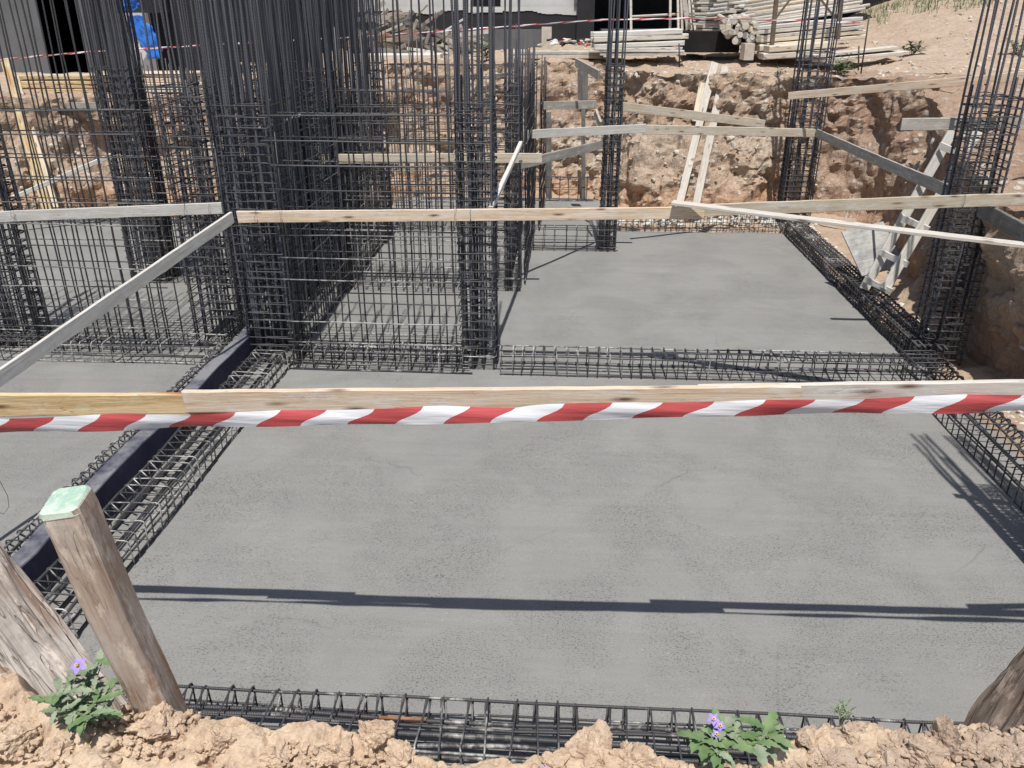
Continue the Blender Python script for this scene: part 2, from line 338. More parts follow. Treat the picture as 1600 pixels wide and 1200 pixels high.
def inside(px, py, poly):
    c = np.zeros(px.shape, bool); n = len(poly)
    for i in range(n):
        x0, y0 = poly[i]; x1, y1 = poly[(i + 1) % n]
        k = ((y0 > py) != (y1 > py)); xx = (x1 - x0) * (py - y0) / (y1 - y0 + 1e-12) + x0
        c ^= k & (px < xx)
    return c
# resampled outline
pts = FL; seg = []
L = 0
for i in range(len(pts)):
    a, b = pts[i], pts[(i + 1) % len(pts)]; d = np.linalg.norm(b - a)
    vis = b[1] > 5 or a[1] > 5
    n = max(2, int(d / (.035 if vis else .2))); seg += [a + (b - a) * t for t in np.linspace(0, 1, n, endpoint=False)]
ring = np.array(seg)
# smooth the outline
ar = np.concatenate([ring[-30:], ring, ring[:30]]); kx = np.hanning(23); kx /= kx.sum()
ring = np.stack([np.convolve(ar[:, i], kx, 'same')[30:-30] for i in (0, 1)], 1); ring = np.vstack([ring, ring[:1]])
tan = np.gradient(ring, axis=0); tan[0] = tan[-1] = tan[1]; tan /= np.linalg.norm(tan, axis=1)[:, None]
nor = np.stack([-tan[:, 1], tan[:, 0]], 1)
cen = np.array([0, 8.0])
if np.mean(np.sum(nor * (ring - cen), 1)) < 0: nor = -nor
kn = np.hanning(41); kn /= kn.sum(); na = np.concatenate([nor[-60:], nor, nor[:60]])
nor = np.stack([np.convolve(na[:, i], kn, 'same')[60:-60] for i in (0, 1)], 1); nor /= np.linalg.norm(nor, axis=1)[:, None]
T = np.concatenate([np.linspace(0, 1, 60), 1 + np.linspace(0, 1, 26)[1:] * 1.0])
Sx, Tt = np.meshgrid(np.arange(len(ring)), T, indexing='ij')
bx, by = ring[Sx, 0], ring[Sx, 1]; nx_, ny_ = nor[Sx, 0], nor[Sx, 1]
batter = .55 + .25 * fbm(bx * .4, by * .4, 0, 2, 9)
steep = sst(12.6, 11.4, by) * (bx > 3) * (by > 3.2); batter = batter * (1 - steep) - .16 * steep * (.6 + .4 * sst(3, 5, by))
wt = np.clip(Tt, 0, 1); off = batter * wt + np.clip(Tt - 1, 0, 9) * 1.7
X = bx + nx_ * off; Y = by + ny_ * off; topz = hg(X, Y)
Z = -.1 + (topz + .1) * wt
am = np.sin(np.clip(wt, 0, 1) * math.pi * .9) ** .5 * (by > 3)
rock = cell(X * 3.2, Y * 3.2, Z * 3.2, 5); r2 = cell(X * 8, Y * 8, Z * 8, 15)
gro = vnoise(X * 5 + Y * 3, Y * 2, Z * .5, 21)
r3 = cell(X * 5, Y * 5, Z * 6, 25); calm = 1 - .25 * steep; rdg = 0; _a = 1.0
for _k, _q in ((2.1, 1.0), (4.3, .5), (9.1, .28)): rdg = rdg + _q * np.abs(vnoise(X * _k, Y * _k, Z * _k * .8, int(_k * 9)))
rdg = rdg - .5
zone = sst(-.25, .35, vnoise(X * .9, Y * .9, Z * 1.2, 88) + .25 * (wt - .4)); teeth = np.abs(vnoise(X * 4.2 + Y * 2, Y * 2, Z * .35, 21))
d = .22 * fbm(X * 1.1, Y * 1.1, Z * 1.1, 4, 31) + .10 * (rock - .5) * calm + (.10 * (r3 - .5) + .07 * (r2 - .5)) * calm * zone - .17 * teeth * (1 - zone * .8) * calm + .05 * fbm(X * 8, Y * 8, Z * 8, 4, 41, .6) * calm * (.3 + .7 * zone) - .13 * rdg * calm
d = d * (.35 + .65 * am) * (Tt <= 1.0) + (Tt > 1) * 0
X = X + nx_ * d; Y = Y + ny_ * d
Z = Z + (.05 * (.6 - rock) + .03 * (.6 - r2) + .03 * fbm(X * 6, Y * 6, Z * 6, 3, 51)) * sst(0, .2, Tt) * sst(2.0, 1.5, Tt) - .06 * sst(1.6, 2.0, Tt)
front = by < 2.4
Z = np.where(front & (Tt > .0), np.minimum(Z, -.1 + 1.3 * np.clip(wt, 0, 1)), Z)
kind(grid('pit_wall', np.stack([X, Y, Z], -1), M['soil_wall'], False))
PW = (X, Y, Z, nx_, ny_, Tt, by)
# the terrace around the pit
outer = ring[:-1:8] + nor[:-1:8] * 1.55
gx = np.concatenate([np.linspace(-60, -16, 30), np.linspace(-15.9, 12, 330), np.linspace(12.3, 60, 40)]); gy = np.concatenate([np.linspace(-8, 1, 20), np.linspace(1.1, 24, 330), np.linspace(24.5, 120, 60)])
X, Y = np.meshgrid(gx, gy, indexing='ij'); Z = hg(X, Y) + .02 * fbm(X * 5, Y * 5, 0, 3, 61) + .03 * (.5 - cell(X * 4, Y * 4, X * 0, 71))
cx_, cy_ = (X[:-1, :-1] + X[1:, 1:]) / 2, (Y[:-1, :-1] + Y[1:, 1:]) / 2
Z = np.where((np.abs(X) < 3) & (Y < 2.2), np.minimum(Z, 1.1), Z)
kind(grid('ground', np.stack([X, Y, Z], -1), M['soil_top'], True, ~inside(cx_, cy_, outer)))
# floor of the pit
X, Y = np.meshgrid(np.linspace(-11.5, 6, 420), np.linspace(1.5, 16, 380), indexing='ij')
slabm = ((X < 3.58) & (Y < 12.7)) | ((X < .95) & (Y < 15.1))
Z = np.where(slabm, -.12, .0) + (.05 * fbm(X * 2, Y * 2, 0, 4, 81) + .04 * (.5 - cell(X * 5, Y * 5, X * 0, 91)) + .02) * ~slabm
Z = Z + .36 * np.exp(-(((X - 4.28) / .3) ** 2 + ((Y - 9.0) / .55) ** 2)) * (1 + .5 * fbm(X * 6, Y * 6, 0, 3, 95))
kind(grid('pit_floor', np.stack([X, Y, Z], -1), M['soil_floor']))
# concrete slab (three pours, one level)
def slab(x0, y0, x1, y1, name='concrete_slab'):
    n, m = int((x1 - x0) / .1) + 2, int((y1 - y0) / .1) + 2
    X, Y = np.meshgrid(np.linspace(x0, x1, n), np.linspace(y0, y1, m), indexing='ij')
    e = .03 * fbm(X * 3, Y * 3, 0, 3, 7); Z = .006 * fbm(X * 1.3, Y * 1.3, 0, 3, 8)
    X = X.copy(); X[-1] += e[-1]; Y = Y.copy(); Y[:, -1] += e[:, -1]
    P = np.stack([X, Y, Z], -1); o = grid(name, P, M['concrete']); kind(o)
    b = MB()
    for A in (P[-1], P[:, -1]):
        k = len(A); b.add([tuple(p) for p in A] + [(p[0], p[1], -.3) for p in A], [(i, i + 1, k + i + 1, k + i) for i in range(k - 1)])
    e = b.build('concrete_slab_edge', M['concrete']); kind(e)
slab(-2.93, 2.0, 3.5, 12.55); slab(-2.93, 12.55, .85, 15.0); slab(-10.2, 2.0, -3.0, 13.0)

# loose stones
def stones(name, pts, mat, rr, k='stuff', sub=1):
    vs = []; fs = []; n = 0
    for i, p in enumerate(pts):
        v, f = lump(p, random.uniform(*rr) * random.choice((.6, .8, 1, 1.3)), sub, i, .3, .8); vs.append(v); fs += [tuple(q + n for q in t) for t in f]; n += len(v)
    b = MB(); b.v = [tuple(p) for p in np.vstack(vs)]; b.f = fs; o = b.build(name, mat); kind(o, k); return o
X, Y, Z, nx_, ny_, Tt, by = PW
idx = [(i, j) for i in range(0, X.shape[0], 1) for j in range(6, 62) if by[i, j] > 9.5 and (X[i, j] > -9.5)]
def wallpts(n, lo, hi): 
    r = []
    while len(r) < n:
        i, j = idx[random.randrange(len(idx))]
        if lo <= Tt[i, j] <= hi and vnoise(X[i, j] * 1.2, Z[i, j] * 1.5, 3.0, 77) > -.15 + random.random() * .4: r.append((X[i, j] - nx_[i, j] * .01, Y[i, j] - ny_[i, j] * .01, Z[i, j]))
    return r
stones('embedded_stones', wallpts(230, .25, .98), M['stone'], (.015, .06)); stones('embedded_clay_lumps', wallpts(180, .05, .9), M['stone_o'], (.015, .05))
stones('terrace_gravel', [(x, y, float(hg(np.array(x), np.array(y))) + .0) for x, y in [(random.uniform(-10, 13), 14.3 + 8 * random.random() ** 1.3) for _ in range(1700)] if not (x < 1.0 and y < 16.5)], M['stone'], (.02, .05))
stones('white_rubble', [(random.uniform(.9, 4.0), random.uniform(12.8, 13.6), random.uniform(.0, .08)) for _ in range(420)] + [(random.uniform(3.68, 3.95), random.uniform(7.9, 12.8), .04) for _ in range(130)] + [(random.uniform(3.6, 3.9), random.uniform(4.6, 6.9), .03) for _ in range(80)], M['stone_w'], (.02, .055))

# ------------------------------------------------------------------ reinforcement
_bars = {}
def bar_mesh(L, r, mat, n=6):
    L = round(L, 2); key = (L, r, mat, random.randrange(3))
    if key not in _bars:
        b = MB(); k = max(2, int(L / .6) + 1); w = .0035 * min(L, 3)
        o = [(0, 0)] + [(random.uniform(-w, w), random.uniform(-w, w)) for _ in range(k - 1)] + [(0, 0)]
        b.tube([(o[i][0], o[i][1], L * i / k) for i in range(k + 1)], r, n); _bars[key] = b.mesh('bar', M[mat], True)
    return _bars[key]
def bar(parent, name, p0, p1, r=.007, mat='steel', n=6):
    p0, p1 = Vector(p0), Vector(p1); d = p1 - p0
    o = link(name, bar_mesh(d.length, r, mat, n), parent, p0 - parent.location, d.to_track_quat('Z', 'Y')); return o
_st = {}
def stirrup_mesh(a, b, r, mat, hook=True, plane='xy', var=0):
    key = (round(a, 3), round(b, 3), r, mat, hook, var)
    if key not in _st:
        rc = min(.022, a * .3); P = []
        j = lambda: random.uniform(-.006, .006)
        for cx, cy, a0 in ((a / 2, b / 2, 0), (-a / 2, b / 2, 90), (-a / 2, -b / 2, 180), (a / 2, -b / 2, 270)):
            sx, sy = (1 if cx > 0 else -1), (1 if cy > 0 else -1); ox, oy = cx - sx * rc + j(), cy - sy * rc + j()
            for q in (0, 45, 90): P.append((ox + rc * math.cos(R(a0 + q)), oy + rc * math.sin(R(a0 + q)), j() * .5))
        m = MB(); P = P + [P[0]]
        if hook:
            h = .075; P = [(a / 2 - rc - h * .7, b / 2 - rc - h * .7, .01)] + [(a / 2 - .004, b / 2 - rc * 1.2, .008)] + P + [(a / 2 - rc * 1.2, b / 2, -.008), (a / 2 - rc - h * .75, b / 2 - rc - h * .55, -.012)]
            P = P[:2] + P[2:]
        m.tube(P, r, 5); _st[key] = m.mesh('stirrup', M[mat], True)
    return _st[key]
def stirrup(parent, c, ax, ay, a, b, r=.005, mat='steel', name='stirrup', jit=.02, var=None):
    """closed link of size a x b with local x along ax and local y along ay"""
    ax, ay = Vector(ax).normalized(), Vector(ay).normalized(); az = ax.cross(ay)
    q = Matrix((ax, ay, az)).transposed().to_quaternion() @ Quaternion((random.uniform(-1, 1), random.uniform(-1, 1), 0), random.uniform(-jit, jit) * 2 if jit else 0)
    return link(name, stirrup_mesh(a, b, r, mat, True, var=random.randrange(3) if var is None else var), parent, Vector(c) - parent.location, q)

def column(label, x, y, w, d, zst, ztop, nx=3, ny=3, sp=.1, rb=.009, rs=.0045, mat='steel', tmat='steel_blue', lean=(0, 0), extra=0, group='rebar columns standing on the slab', rag=.25, inner=True):
    t = thing('rebar_column', label, 'rebar column', (x, y, 0), group)
    P = []
    for i in range(nx):
        for j in range(ny):
            if i in (0, nx - 1) or j in (0, ny - 1): P.append((-w / 2 + .02 + (w - .04) * i / (nx - 1), -d / 2 + .02 + (d - .04) * j / (ny - 1)))
    P += [(random.uniform(-w / 2 + .03, w / 2 - .03), random.choice((-1, 1)) * (d / 2 - .035)) for _ in range(extra)]
    for px, py in P:
        h = ztop - random.random() * rag; kx, ky = lean[0] + random.uniform(-.006, .006), lean[1] + random.uniform(-.006, .006)
        bar(t, 'vertical_bar', (x + px, y + py, -.05), (x + px + kx * h, y + py + ky * h, h), rb, tmat)
        if random.random() < .55:       # lapped starter bar
            h2 = random.uniform(.9, min(zst + .35, ztop)); bar(t, 'starter_bar', (x + px + .02, y + py + .012, -.05), (x + px + .02 + kx * h2, y + py + .012 + ky * h2, h2), rb, mat)
    z = .06; cnt = 0
    while z < zst:
        cxx, cyy = x + lean[0] * z, y + lean[1] * z; m = 'steel_pale' if z < .3 and random.random() < .4 else mat
        stirrup(t, (cxx, cyy, z), (1, 0, 0), (0, 1, 0), w, d, rs, m)
        if inner and cnt < 60:
            if w > d: stirrup(t, (cxx + w * .17 * (1 if cnt % 2 else -1), cyy, z + .012), (1, 0, 0), (0, 1, 0), w * .5, d - .01, rs, m, 'inner_stirrup')
            else: stirrup(t, (cxx, cyy, z + .012), (1, 0, 0), (0, 1, 0), w - .01, d * .45, rs, m, 'inner_stirrup')
        z += sp * random.uniform(.9, 1.1); cnt += 1
    return t
def mesh_wall(label, p0, p1, th, zt, vt, vs=.15, hs=.2, rv=.0072, rh=.0065, mat='steel', ties=True, vrag=.3, name='rebar_wall', both=True, z0=.05, vshort=0.0, vmat=None):
    p0, p1 = Vector((*p0, 0)), Vector((*p1, 0)); ax = (p1 - p0); L = ax.length; ax.normalize(); ay = Vector((-ax.y, ax.x, 0))
    t = thing(name, label, 'rebar wall', p0, 'rebar wall cages standing on the slab')
    for s in ((-1, 1) if both else (-1,)):
        n = int(L / vs); o = ay * (s * th / 2)
        for i in range(n + 1):
            q = p0 + ax * (i * L / max(n, 1) + random.uniform(-.015, .015) + (.02 if s > 0 else 0)) + o
            h = vt - random.random() * vrag if random.random() > vshort else zt + random.uniform(.05, .3)
            lx, ly = random.uniform(-.007, .007) * h, random.uniform(-.007, .007) * h
            bar(t, 'vertical_bar', q + Vector((0, 0, -.05)), q + Vector((lx, ly, h)), rv, vmat or mat)
        z = z0 + .02
        while z < zt + .02:
            e = Vector((0, 0, random.uniform(-.015, .015))); oo = o * (1 + .012 / th * 2)
            m = 'steel_pale' if random.random() < .5 else mat
            bar(t, 'horizontal_bar', p0 - ax * random.uniform(.02, .12) + oo + Vector((0, 0, z)), p1 + ax * random.uniform(.02, .12) + oo + Vector((0, 0, z)) + e, rh, m); z += hs
    if ties:
        for _ in range(int(L * zt * 1.8)):
            a = random.uniform(0, L); z = random.uniform(.2, zt); q = p0 + ax * a
            bar(t, 'cross_tie', q - ay * th / 2 + Vector((0, 0, z)), q + ay * th / 2 + ax * random.uniform(-.04, .04) + Vector((0, 0, z)), .004, mat)
    return t
def beam(label, p0, p1, w, z0, z1, sp=.1, rl=.007, rs=.005, mat='steel', nt=3, nb=3, mids=1, pale=.3, jit=.04, group='foundation beam cages', hookside=1, thick=None):
    p0, p1 = Vector((*p0, 0)), Vector((*p1, 0)); ax = (p1 - p0); L = ax.length; ax.normalize(); ay = Vector((-ax.y, ax.x, 0)) * hookside; up = Vector((0, 0, 1))
    t = thing('beam_cage', label, 'rebar beam', p0, group); n = int(L / sp); h = z1 - z0
    for i in range(n + 1):
        c = p0 + ax * (i * sp + random.uniform(-.012, .012)) + up * (z0 + h / 2)
        m = 'steel_pale' if vnoise(np.array(c.x * .9), np.array(c.y * .9), np.array(0.), 3) > .7 - pale * 2 and random.random() < .5 else mat
        stirrup(t, c, ay, up, w, h, rs, m, jit=jit)
    rows = [(k, z1 - .012, nt) for k in range(nt)] + [(k, z0 + .012, nb) for k in range(nb)]
    for k, z, nn in rows:
        o = ay * (-w / 2 + .015 + (w - .03) * (k / max(nn - 1, 1)) + random.uniform(-.008, .008)); r = rl
        bar(t, 'long_bar', p0 - ax * random.uniform(.0, .1) + o + up * z, p1 + ax * random.uniform(0, .1) + o + up * (z + random.uniform(-.008, .008)), r, 'steel_pale' if random.random() < pale * .6 else mat, 8 if rl > .009 else 6)
    for k in range(mids):
        z = z0 + h * (k + 1) / (mids + 1)
        for s in (-1, 1): bar(t, 'side_bar', p0 + ay * s * (w / 2 - .01) + up * z, p1 + ay * s * (w / 2 - .01) + up * z, rl * .8, mat)
    for (ofs, z, r) in (thick or []):
        bar(t, 'main_bar', p0 + ay * ofs + up * z, p1 + ay * (ofs + random.uniform(-.01, .01)) + up * z, r, mat, 8)
    return t

# beams
fb_ = beam('long low rebar beam along the near edge of the slab, just behind the soil clods', (-2.35, 2.62), (3.2, 2.58), .32, -.12, .2, .1, .007, .0045, mids=2, nt=3, nb=4, pale=.05, jit=.06,
     thick=[(-.09, .165, .011), (-.03, .15, .012), (.04, .14, .011), (.09, .12, .011), (-.1, .1, .012), (.0, .07, .01)], hookside=1)
bar(fb_, 'rusty_bar', G(592, 1121, .185), G(665, 1124, .185), .008, 'rust', 8)
beam('rebar beam crossing the slab between the slim middle column and the right column', (-.5, 6.99), (3.5, 6.98), .3, .0, .2, .1, .007, .005, pale=.42, mids=1, jit=.05)
beam('far half of the right edge rebar beam, running between the two right columns', (3.5, 7.3), (3.56, 12.7), .27, .0, .22, .085, .01, .0055, pale=.0, nt=5, nb=4, mids=2)
beam('near half of the right edge rebar beam, below the end of the striped tape', (3.27, 3.0), (3.3, 7.1), .3, -.02, .24, .1, .009, .0055, pale=.05, nt=3, nb=3, mids=1, hookside=-1)
beam('rebar beam on the right of the navy joint board, ending at the dense corner column', (-2.66, 2.75), (-2.65, 6.95), .32, .0, .2, .1, .009, .0046, pale=.35, nt=3, nb=4, mids=1, jit=.07, thick=[(0.05, .12, .009)])
beam('rebar beam on the left of the navy joint board, mostly hidden behind it', (-3.12, 2.9), (-3.12, 7.1), .17, .0, .2, .1, .008, .0046, pale=.3, jit=.07)
beam('white splashed rebar beam under the left front wall cage', (-7.0, 7.12), (-3.3, 7.08), .34, .0, .2, .1, .007, .0045, pale=1.0, mids=1, jit=.06)
beam('white splashed rebar beam under the front wall cage between dense corner and slim column', (-2.45, 7.02), (-.85, 7.0), .3, .0, .2, .1, .008, .0045, pale=1.0, jit=.06)
beam('rebar beam along the back edge of the slab in front of white rubble', (.85, 12.6), (3.5, 12.62), .26, .02, .3, .1, .006, .0042, pale=.2)
beam('short rebar beam on the slab left of the slim far column', (-.5, 11.42), (.75, 11.4), .26, .0, .32, .15, .007, .0045, pale=.2, mids=1)
beam('low rebar rail at the very back of the slab against orange earth', (-2.4, 14.85), (.6, 14.8), .2, .0, .42, .16, .007, .0045, pale=.1)
beam('rebar beam along the back edge of the left slab', (-9.0, 12.72), (-5.2, 12.7), .3, .0, .22, .1, .007, .0045, pale=.2)
# columns
column('leftmost rebar column, rising out of the left slab at the left picture edge', -5.42, 7.45, .4, .34, 2.3, 4.6, 4, 4, extra=3, sp=.08)
column('dense rebar column left of the navy joint board', -3.36, 7.58, .48, .42, 2.45, 4.8, 5, 3, extra=5, sp=.085, rb=.009)
column('dense corner rebar column on the right end of the navy joint board', -2.68, 7.16, .46, .4, 2.35, 4.8, 6, 5, extra=8, sp=.08, rb=.01)
column('rebar column in the middle of the slab with the board end tied to it', -.72, 7.12, .33, .32, 2.4, 4.6, 4, 3, sp=.08, extra=4, rb=.01)
column('low-based rebar column right behind the middle column', -.62, 9.52, .34, .3, 2.45, 4.5, 3, 3, extra=2, group='rebar columns standing on the slab')
column('slim tall rebar column standing alone on the far middle of the slab', .69, 11.45, .24, .3, 2.45, 4.8, 3, 3, extra=3, sp=.085, rb=.011)
column('rebar column with a dense square cage at the back right corner of the slab', 3.7, 13.1, .48, .38, 2.62, 4.9, 5, 4, sp=.085, rb=.011, extra=3)
column('nearest right rebar column, leaning over the right edge of the slab', 3.64, 7.48, .38, .36, 2.45, 4.6, 4, 4, sp=.07, rb=.01)
column('wide dense rebar pier far left, standing on the left slab', -5.07, 9.62, .46, .36, 2.5, 4.9, 7, 4, sp=.085, extra=14, rb=.012)
column('rebar column left of the far joint board', -3.7, 11.5, .8, .5, 2.5, 5.0, 8, 3, extra=4, sp=.1, rb=.01)
column('rebar column right of the far joint board', -2.68, 11.75, .36, .5, 2.5, 5.0, 4, 4, extra=6, sp=.1, rb=.01)
column('dense rebar pier halfway along the left core wall', -3.55, 9.5, .6, .5, 2.5, 5.0, 7, 4, extra=6, sp=.1, rb=.01)
column('dense rebar pier halfway along the right core wall', -2.68, 9.45, .36, .5, 2.5, 5.0, 4, 4, extra=6, sp=.1, rb=.01)
column('rebar column just outside the right picture edge, casting its shadow on the slab', 3.08, 4.0, .44, .36, 2.45, 4.5, 4, 3, sp=.055, rb=.012, extra=8)
# wall cages
mesh_wall('front wall cage of open rebar mesh right of the dense corner column', (-2.4, 7.02), (-.9, 7.0), .22, 2.42, 4.5, .15, .2)
mesh_wall('front wall cage of open rebar mesh over the left slab', (-5.2, 7.3), (-3.75, 7.28), .2, 2.4, 4.5, .12, .2)
mesh_wall('wall cage of open rebar mesh left of the leftmost column', (-7.6, 7.36), (-5.65, 7.34), .2, 2.4, 4.5, .15, .2)
mesh_wall('long core wall cage along the right face of the tall joint board', (-2.68, 7.45), (-2.7, 11.6), .3, 2.42, 4.8, .1, .15, rv=.008, ties=True, vmat='steel_blue', both=True)
mesh_wall('long core wall cage along the left face of the tall joint board', (-3.35, 7.65), (-3.35, 11.6), .36, 2.42, 4.8, .1, .15, rv=.008, vmat='steel_blue')
mesh_wall('second cross wall cage in the core, behind the front one', (-2.45, 9.42), (-.8, 9.4), .2, 2.4, 3.0, .15, .17, mat='steel_pale', vrag=.6)
mesh_wall('third cross wall cage at the back of the core, rusty', (-2.45, 12.3), (-.5, 12.3), .2, 2.4, 3.4, .16, .18, mat='steel_rust', vrag=1.2)
mesh_wall('open side wall cage running back from the second middle column', (-.5, 9.7), (-.47, 12.4), .18, 2.4, 2.9, .16, .18, vrag=.5, ties=False)
mesh_wall('cross wall cage between the wide left pier and the core', (-4.8, 9.62), (-3.85, 9.6), .26, 2.4, 4.4, .09, .13, vshort=.75)
mesh_wall('rear side wall cage with rusty bars beside orange earth', (-.4, 12.5), (-.36, 14.6), .18, 2.2, 2.6, .2, .2, mat='steel_rust', vrag=.4, ties=False)

# navy joint boards
def joint(label, x0, y0, x1, y1, z0, z1):
    n = 40; b = MB(); w = .12
    A = [(x0 + (x1 - x0) * i / n + .006 * math.sin(i * 1.3), y0 + (y1 - y0) * i / n, z1 + .006 * math.sin(i * .9) + random.uniform(-.003, .003)) for i in range(n + 1)]
    vs = []
    for x, y, z in A: vs += [(x - w / 2, y, z0), (x + w / 2, y, z0), (x + w / 2, y, z - .006), (x + w / 2 - .006, y, z), (x - w / 2 + .006, y, z), (x - w / 2, y, z - .006)]
    fs = [(i * 6 + k, i * 6 + (k + 1) % 6, i * 6 + 6 + (k + 1) % 6, i * 6 + 6 + k) for i in range(n) for k in range(6)] + [(5, 4, 3, 2, 1, 0), tuple(n * 6 + k for k in range(6))]
    b.add([(a - x0, c - y0, e) for a, c, e in vs], fs); tag(b.build('joint_board', M['navy'], None, False, (x0, y0, 0)), label, 'joint board', 'navy foam joint boards')
joint('low navy foam joint board between the two near beam cages, dusty on top', -2.93, 2.9, -2.93, 7.5, -.1, .29)
joint('tall navy foam joint board standing inside the dense core of rebar', -3.0, 8.3, -2.98, 11.9, -.1, 2.0)

# ------------------------------------------------------------------ boards
def board(label, A, B, h=.1, t=.025, mat='w_tan', flat=False, cat='board', group='timber boards laid across the pit', name='board', roll=0, ext0=0, ext1=0, wob=.006, upv=None):
    A, B = Vector(A), Vector(B); d = (B - A); L0 = d.length; d.normalize(); A = A - d * ext0; B = B + d * ext1; L = (B - A).length
    up = Vector(upv) if upv else Vector((0, 0, 1)); side = d.cross(up).normalized(); up = side.cross(d).normalized()
    if flat: up, side = side, -up
    q = Matrix((d, side, up)).transposed().to_quaternion() @ Quaternion((1, 0, 0), roll)
    n = max(6, int(L / .12)); vs = []; c = min(t, h) * .14; ph = random.uniform(0, 9)
    for i in range(n + 1):
        x = -L / 2 + L * i / n; wy = wob * math.sin(x * 1.1 + ph) + random.uniform(-.0012, .0012); wz = wob * math.sin(x * .8 + ph * 2) + random.uniform(-.001, .001); hh, tt = h / 2 + random.uniform(-.0015, .0015), t / 2
        if i == 0: x += random.uniform(0, .012)
        for yy, zz in ((-tt, -hh + c), (-tt + c, -hh), (tt - c, -hh), (tt, -hh + c), (tt, hh - c), (tt - c, hh), (-tt + c, hh), (-tt, hh - c)):
            vs.append((x + (random.uniform(-.004, .004) if i in (0, n) else 0), yy + wy, zz + wz))
    fs = [(i * 8 + k, i * 8 + (k + 1) % 8, i * 8 + 8 + (k + 1) % 8, i * 8 + 8 + k) for i in range(n) for k in range(8)] + [tuple(reversed(range(8))), tuple(n * 8 + k for k in range(8))]
    b = MB(); b.add(vs, fs); me = b.mesh(name, M[mat]); o = link(name, me, None, (A + B) / 2, q); return tag(o, label, cat, group)
def wire_loop(o, p, h=.12, t=.04):
    p = Vector(p); b = MB(); b.tube([(random.uniform(-.01, .01), t * math.cos(a) * .8, h / 2 * 1.1 * math.sin(a)) for a in [k * math.pi / 5 for k in range(11)]] + [(.01, -.04, -.09)], .0016, 4)
    w = b.build('tie_wire', M['wire'], o); w.matrix_local = Matrix.Translation(Vector(p) - o.location) if False else (o.matrix_basis.inverted() @ Matrix.Translation(p)); return w
# nearest rail: three lapped boards
Yf = 3.05
board('yellow board with a red-brown streak, left end of the nearest rail behind the striped tape', V(-60, 634, Yf + .03), V(470, 631, Yf + .03), .105, .028, 'w_yellow', group='nearest timber rail')
board('knotty pine board in the middle of the nearest rail above the striped tape', V(288, 627, Yf), V(1250, 620.5, Yf), .1, .028, 'w_pine', group='nearest timber rail', wob=.004)
board('whitish board at the right end of the nearest rail behind the striped tape', V(1090, 620, Yf + .03), V(2150, 605, Yf + .03), .095, .028, 'w_pale', group='nearest timber rail')
board('thin board end beside the right end of the nearest rail, just outside the picture', (2.36, 3.13, 1.64), (3.5, 3.2, 1.66), .07, .025, 'w_pale', group='nearest timber rail')
board('board tied to the column just outside the right picture edge', (2.8, 4.08, 2.25), (3.9, 3.8, 2.25), .1, .025, 'w_tan')
# second rail
b1 = board('grey board on the left of the second rail, tied to the left mesh cage', V(-60, 341, 6.85), V(348, 326, 6.85), .095, .025, 'w_cem')
for x in (20, 290, 330): wire_loop(b1, V(x, 330, 6.83))
b2 = board('long tan board of the second rail running from the dense corner to mid slab', V(372, 339.5, 6.85), V(1100, 331, 6.85), .1, .025, 'w_pine')
for x in (400, 440, 712, 735): wire_loop(b2, V(x, 339, 6.83))
b3 = board('grey-tan board of the second rail reaching the right picture edge', V(1058, 331, 6.9), V(1680, 308, 6.9), .1, .025, 'w_tan')
wire_loop(b3, V(1505, 314, 6.88))
board('weathered board slanting from the dense corner down to the left picture edge', (-2.8, 6.8, 1.45), V(-20, 603, 4.2), .1, .026, 'w_cem', ext1=.6)
board('pale batten laid flat from mid second rail to the right picture edge', (.93, 6.8, 1.62), V(1600, 384, 6.0), .12, .024, 'w_pale', flat=True, ext1=.4)
board('short thin batten slanting back from the second rail beside the middle column', V(767, 328, 6.95), V(813, 224, 9.2), .05, .04, 'w_cem')
# third rail and the boards further back
board('orange-grey board seen through the rebar mesh behind the middle column', V(500, 248, 9.28), V(848, 248, 9.28), .105, .025, 'w_tan')
board('grey board rising to the slim far column from the mesh side cage', V(815, 256, 9.5), V(940, 226, 11.2), .11, .025, 'w_grey')
board('cement-white board end crossing in front of the slim far column', V(818, 210, 11.15), V(1010, 201, 11.15), .11, .03, 'w_cem')
board('pale tan board from the slim far column to the back right column', V(1005, 203, 11.4), V(1277, 208, 12.95), .12, .03, 'w_tan')
board('long brown board slanting behind from the slim far column towards the back right column', V(960, 166, 11.7), V(1195, 194, 13.0), .12, .03, 'w_tan')
board('short grey board crossing low left of the slim far column', V(824, 166, 13.3), V(932, 164, 13.3), .12, .03, 'w_grey')
board('narrow plank with a bent tip above the pit edge, left of the slim far column', V(900, 98, 13.2), V(937, 118, 12.2), .12, .03, 'w_grey')
board('dark upright plank below the bent tip at the pit edge', V(910, 108, 13.6), V(911, 160, 13.6), .16, .03, 'w_dark', upv=(1, 0, 0))
board('short tilted board hanging beside the slim far column', V(930, 175, 11.9), V(938, 196, 11.5), .1, .03, 'w_grey')
board('yellowish pine board with its end in front of the back right column', V(1233, 149, 12.85), V(1690, 112, 10.5), .105, .03, 'w_pine')
board('grey board just behind the yellow pine board, at the far pit edge', V(1215, 131, 14.3), V(1520, 122, 14.0), .12, .03, 'w_grey')
board('grey board tied behind the near right column with its end pointing left', V(1408, 195, 7.75), V(1680, 193, 7.75), .105, .03, 'w_grey')
board('dark faced board slanting down from the back right column to the near right column', V(1277, 208, 12.9), V(1480, 298, 8.0), .12, .028, 'w_grey')
board('dark greenish board running down from the near right column out of the picture', V(1530, 326, 7.3), V(1640, 388, 5.6), .13, .03, 'w_dark')
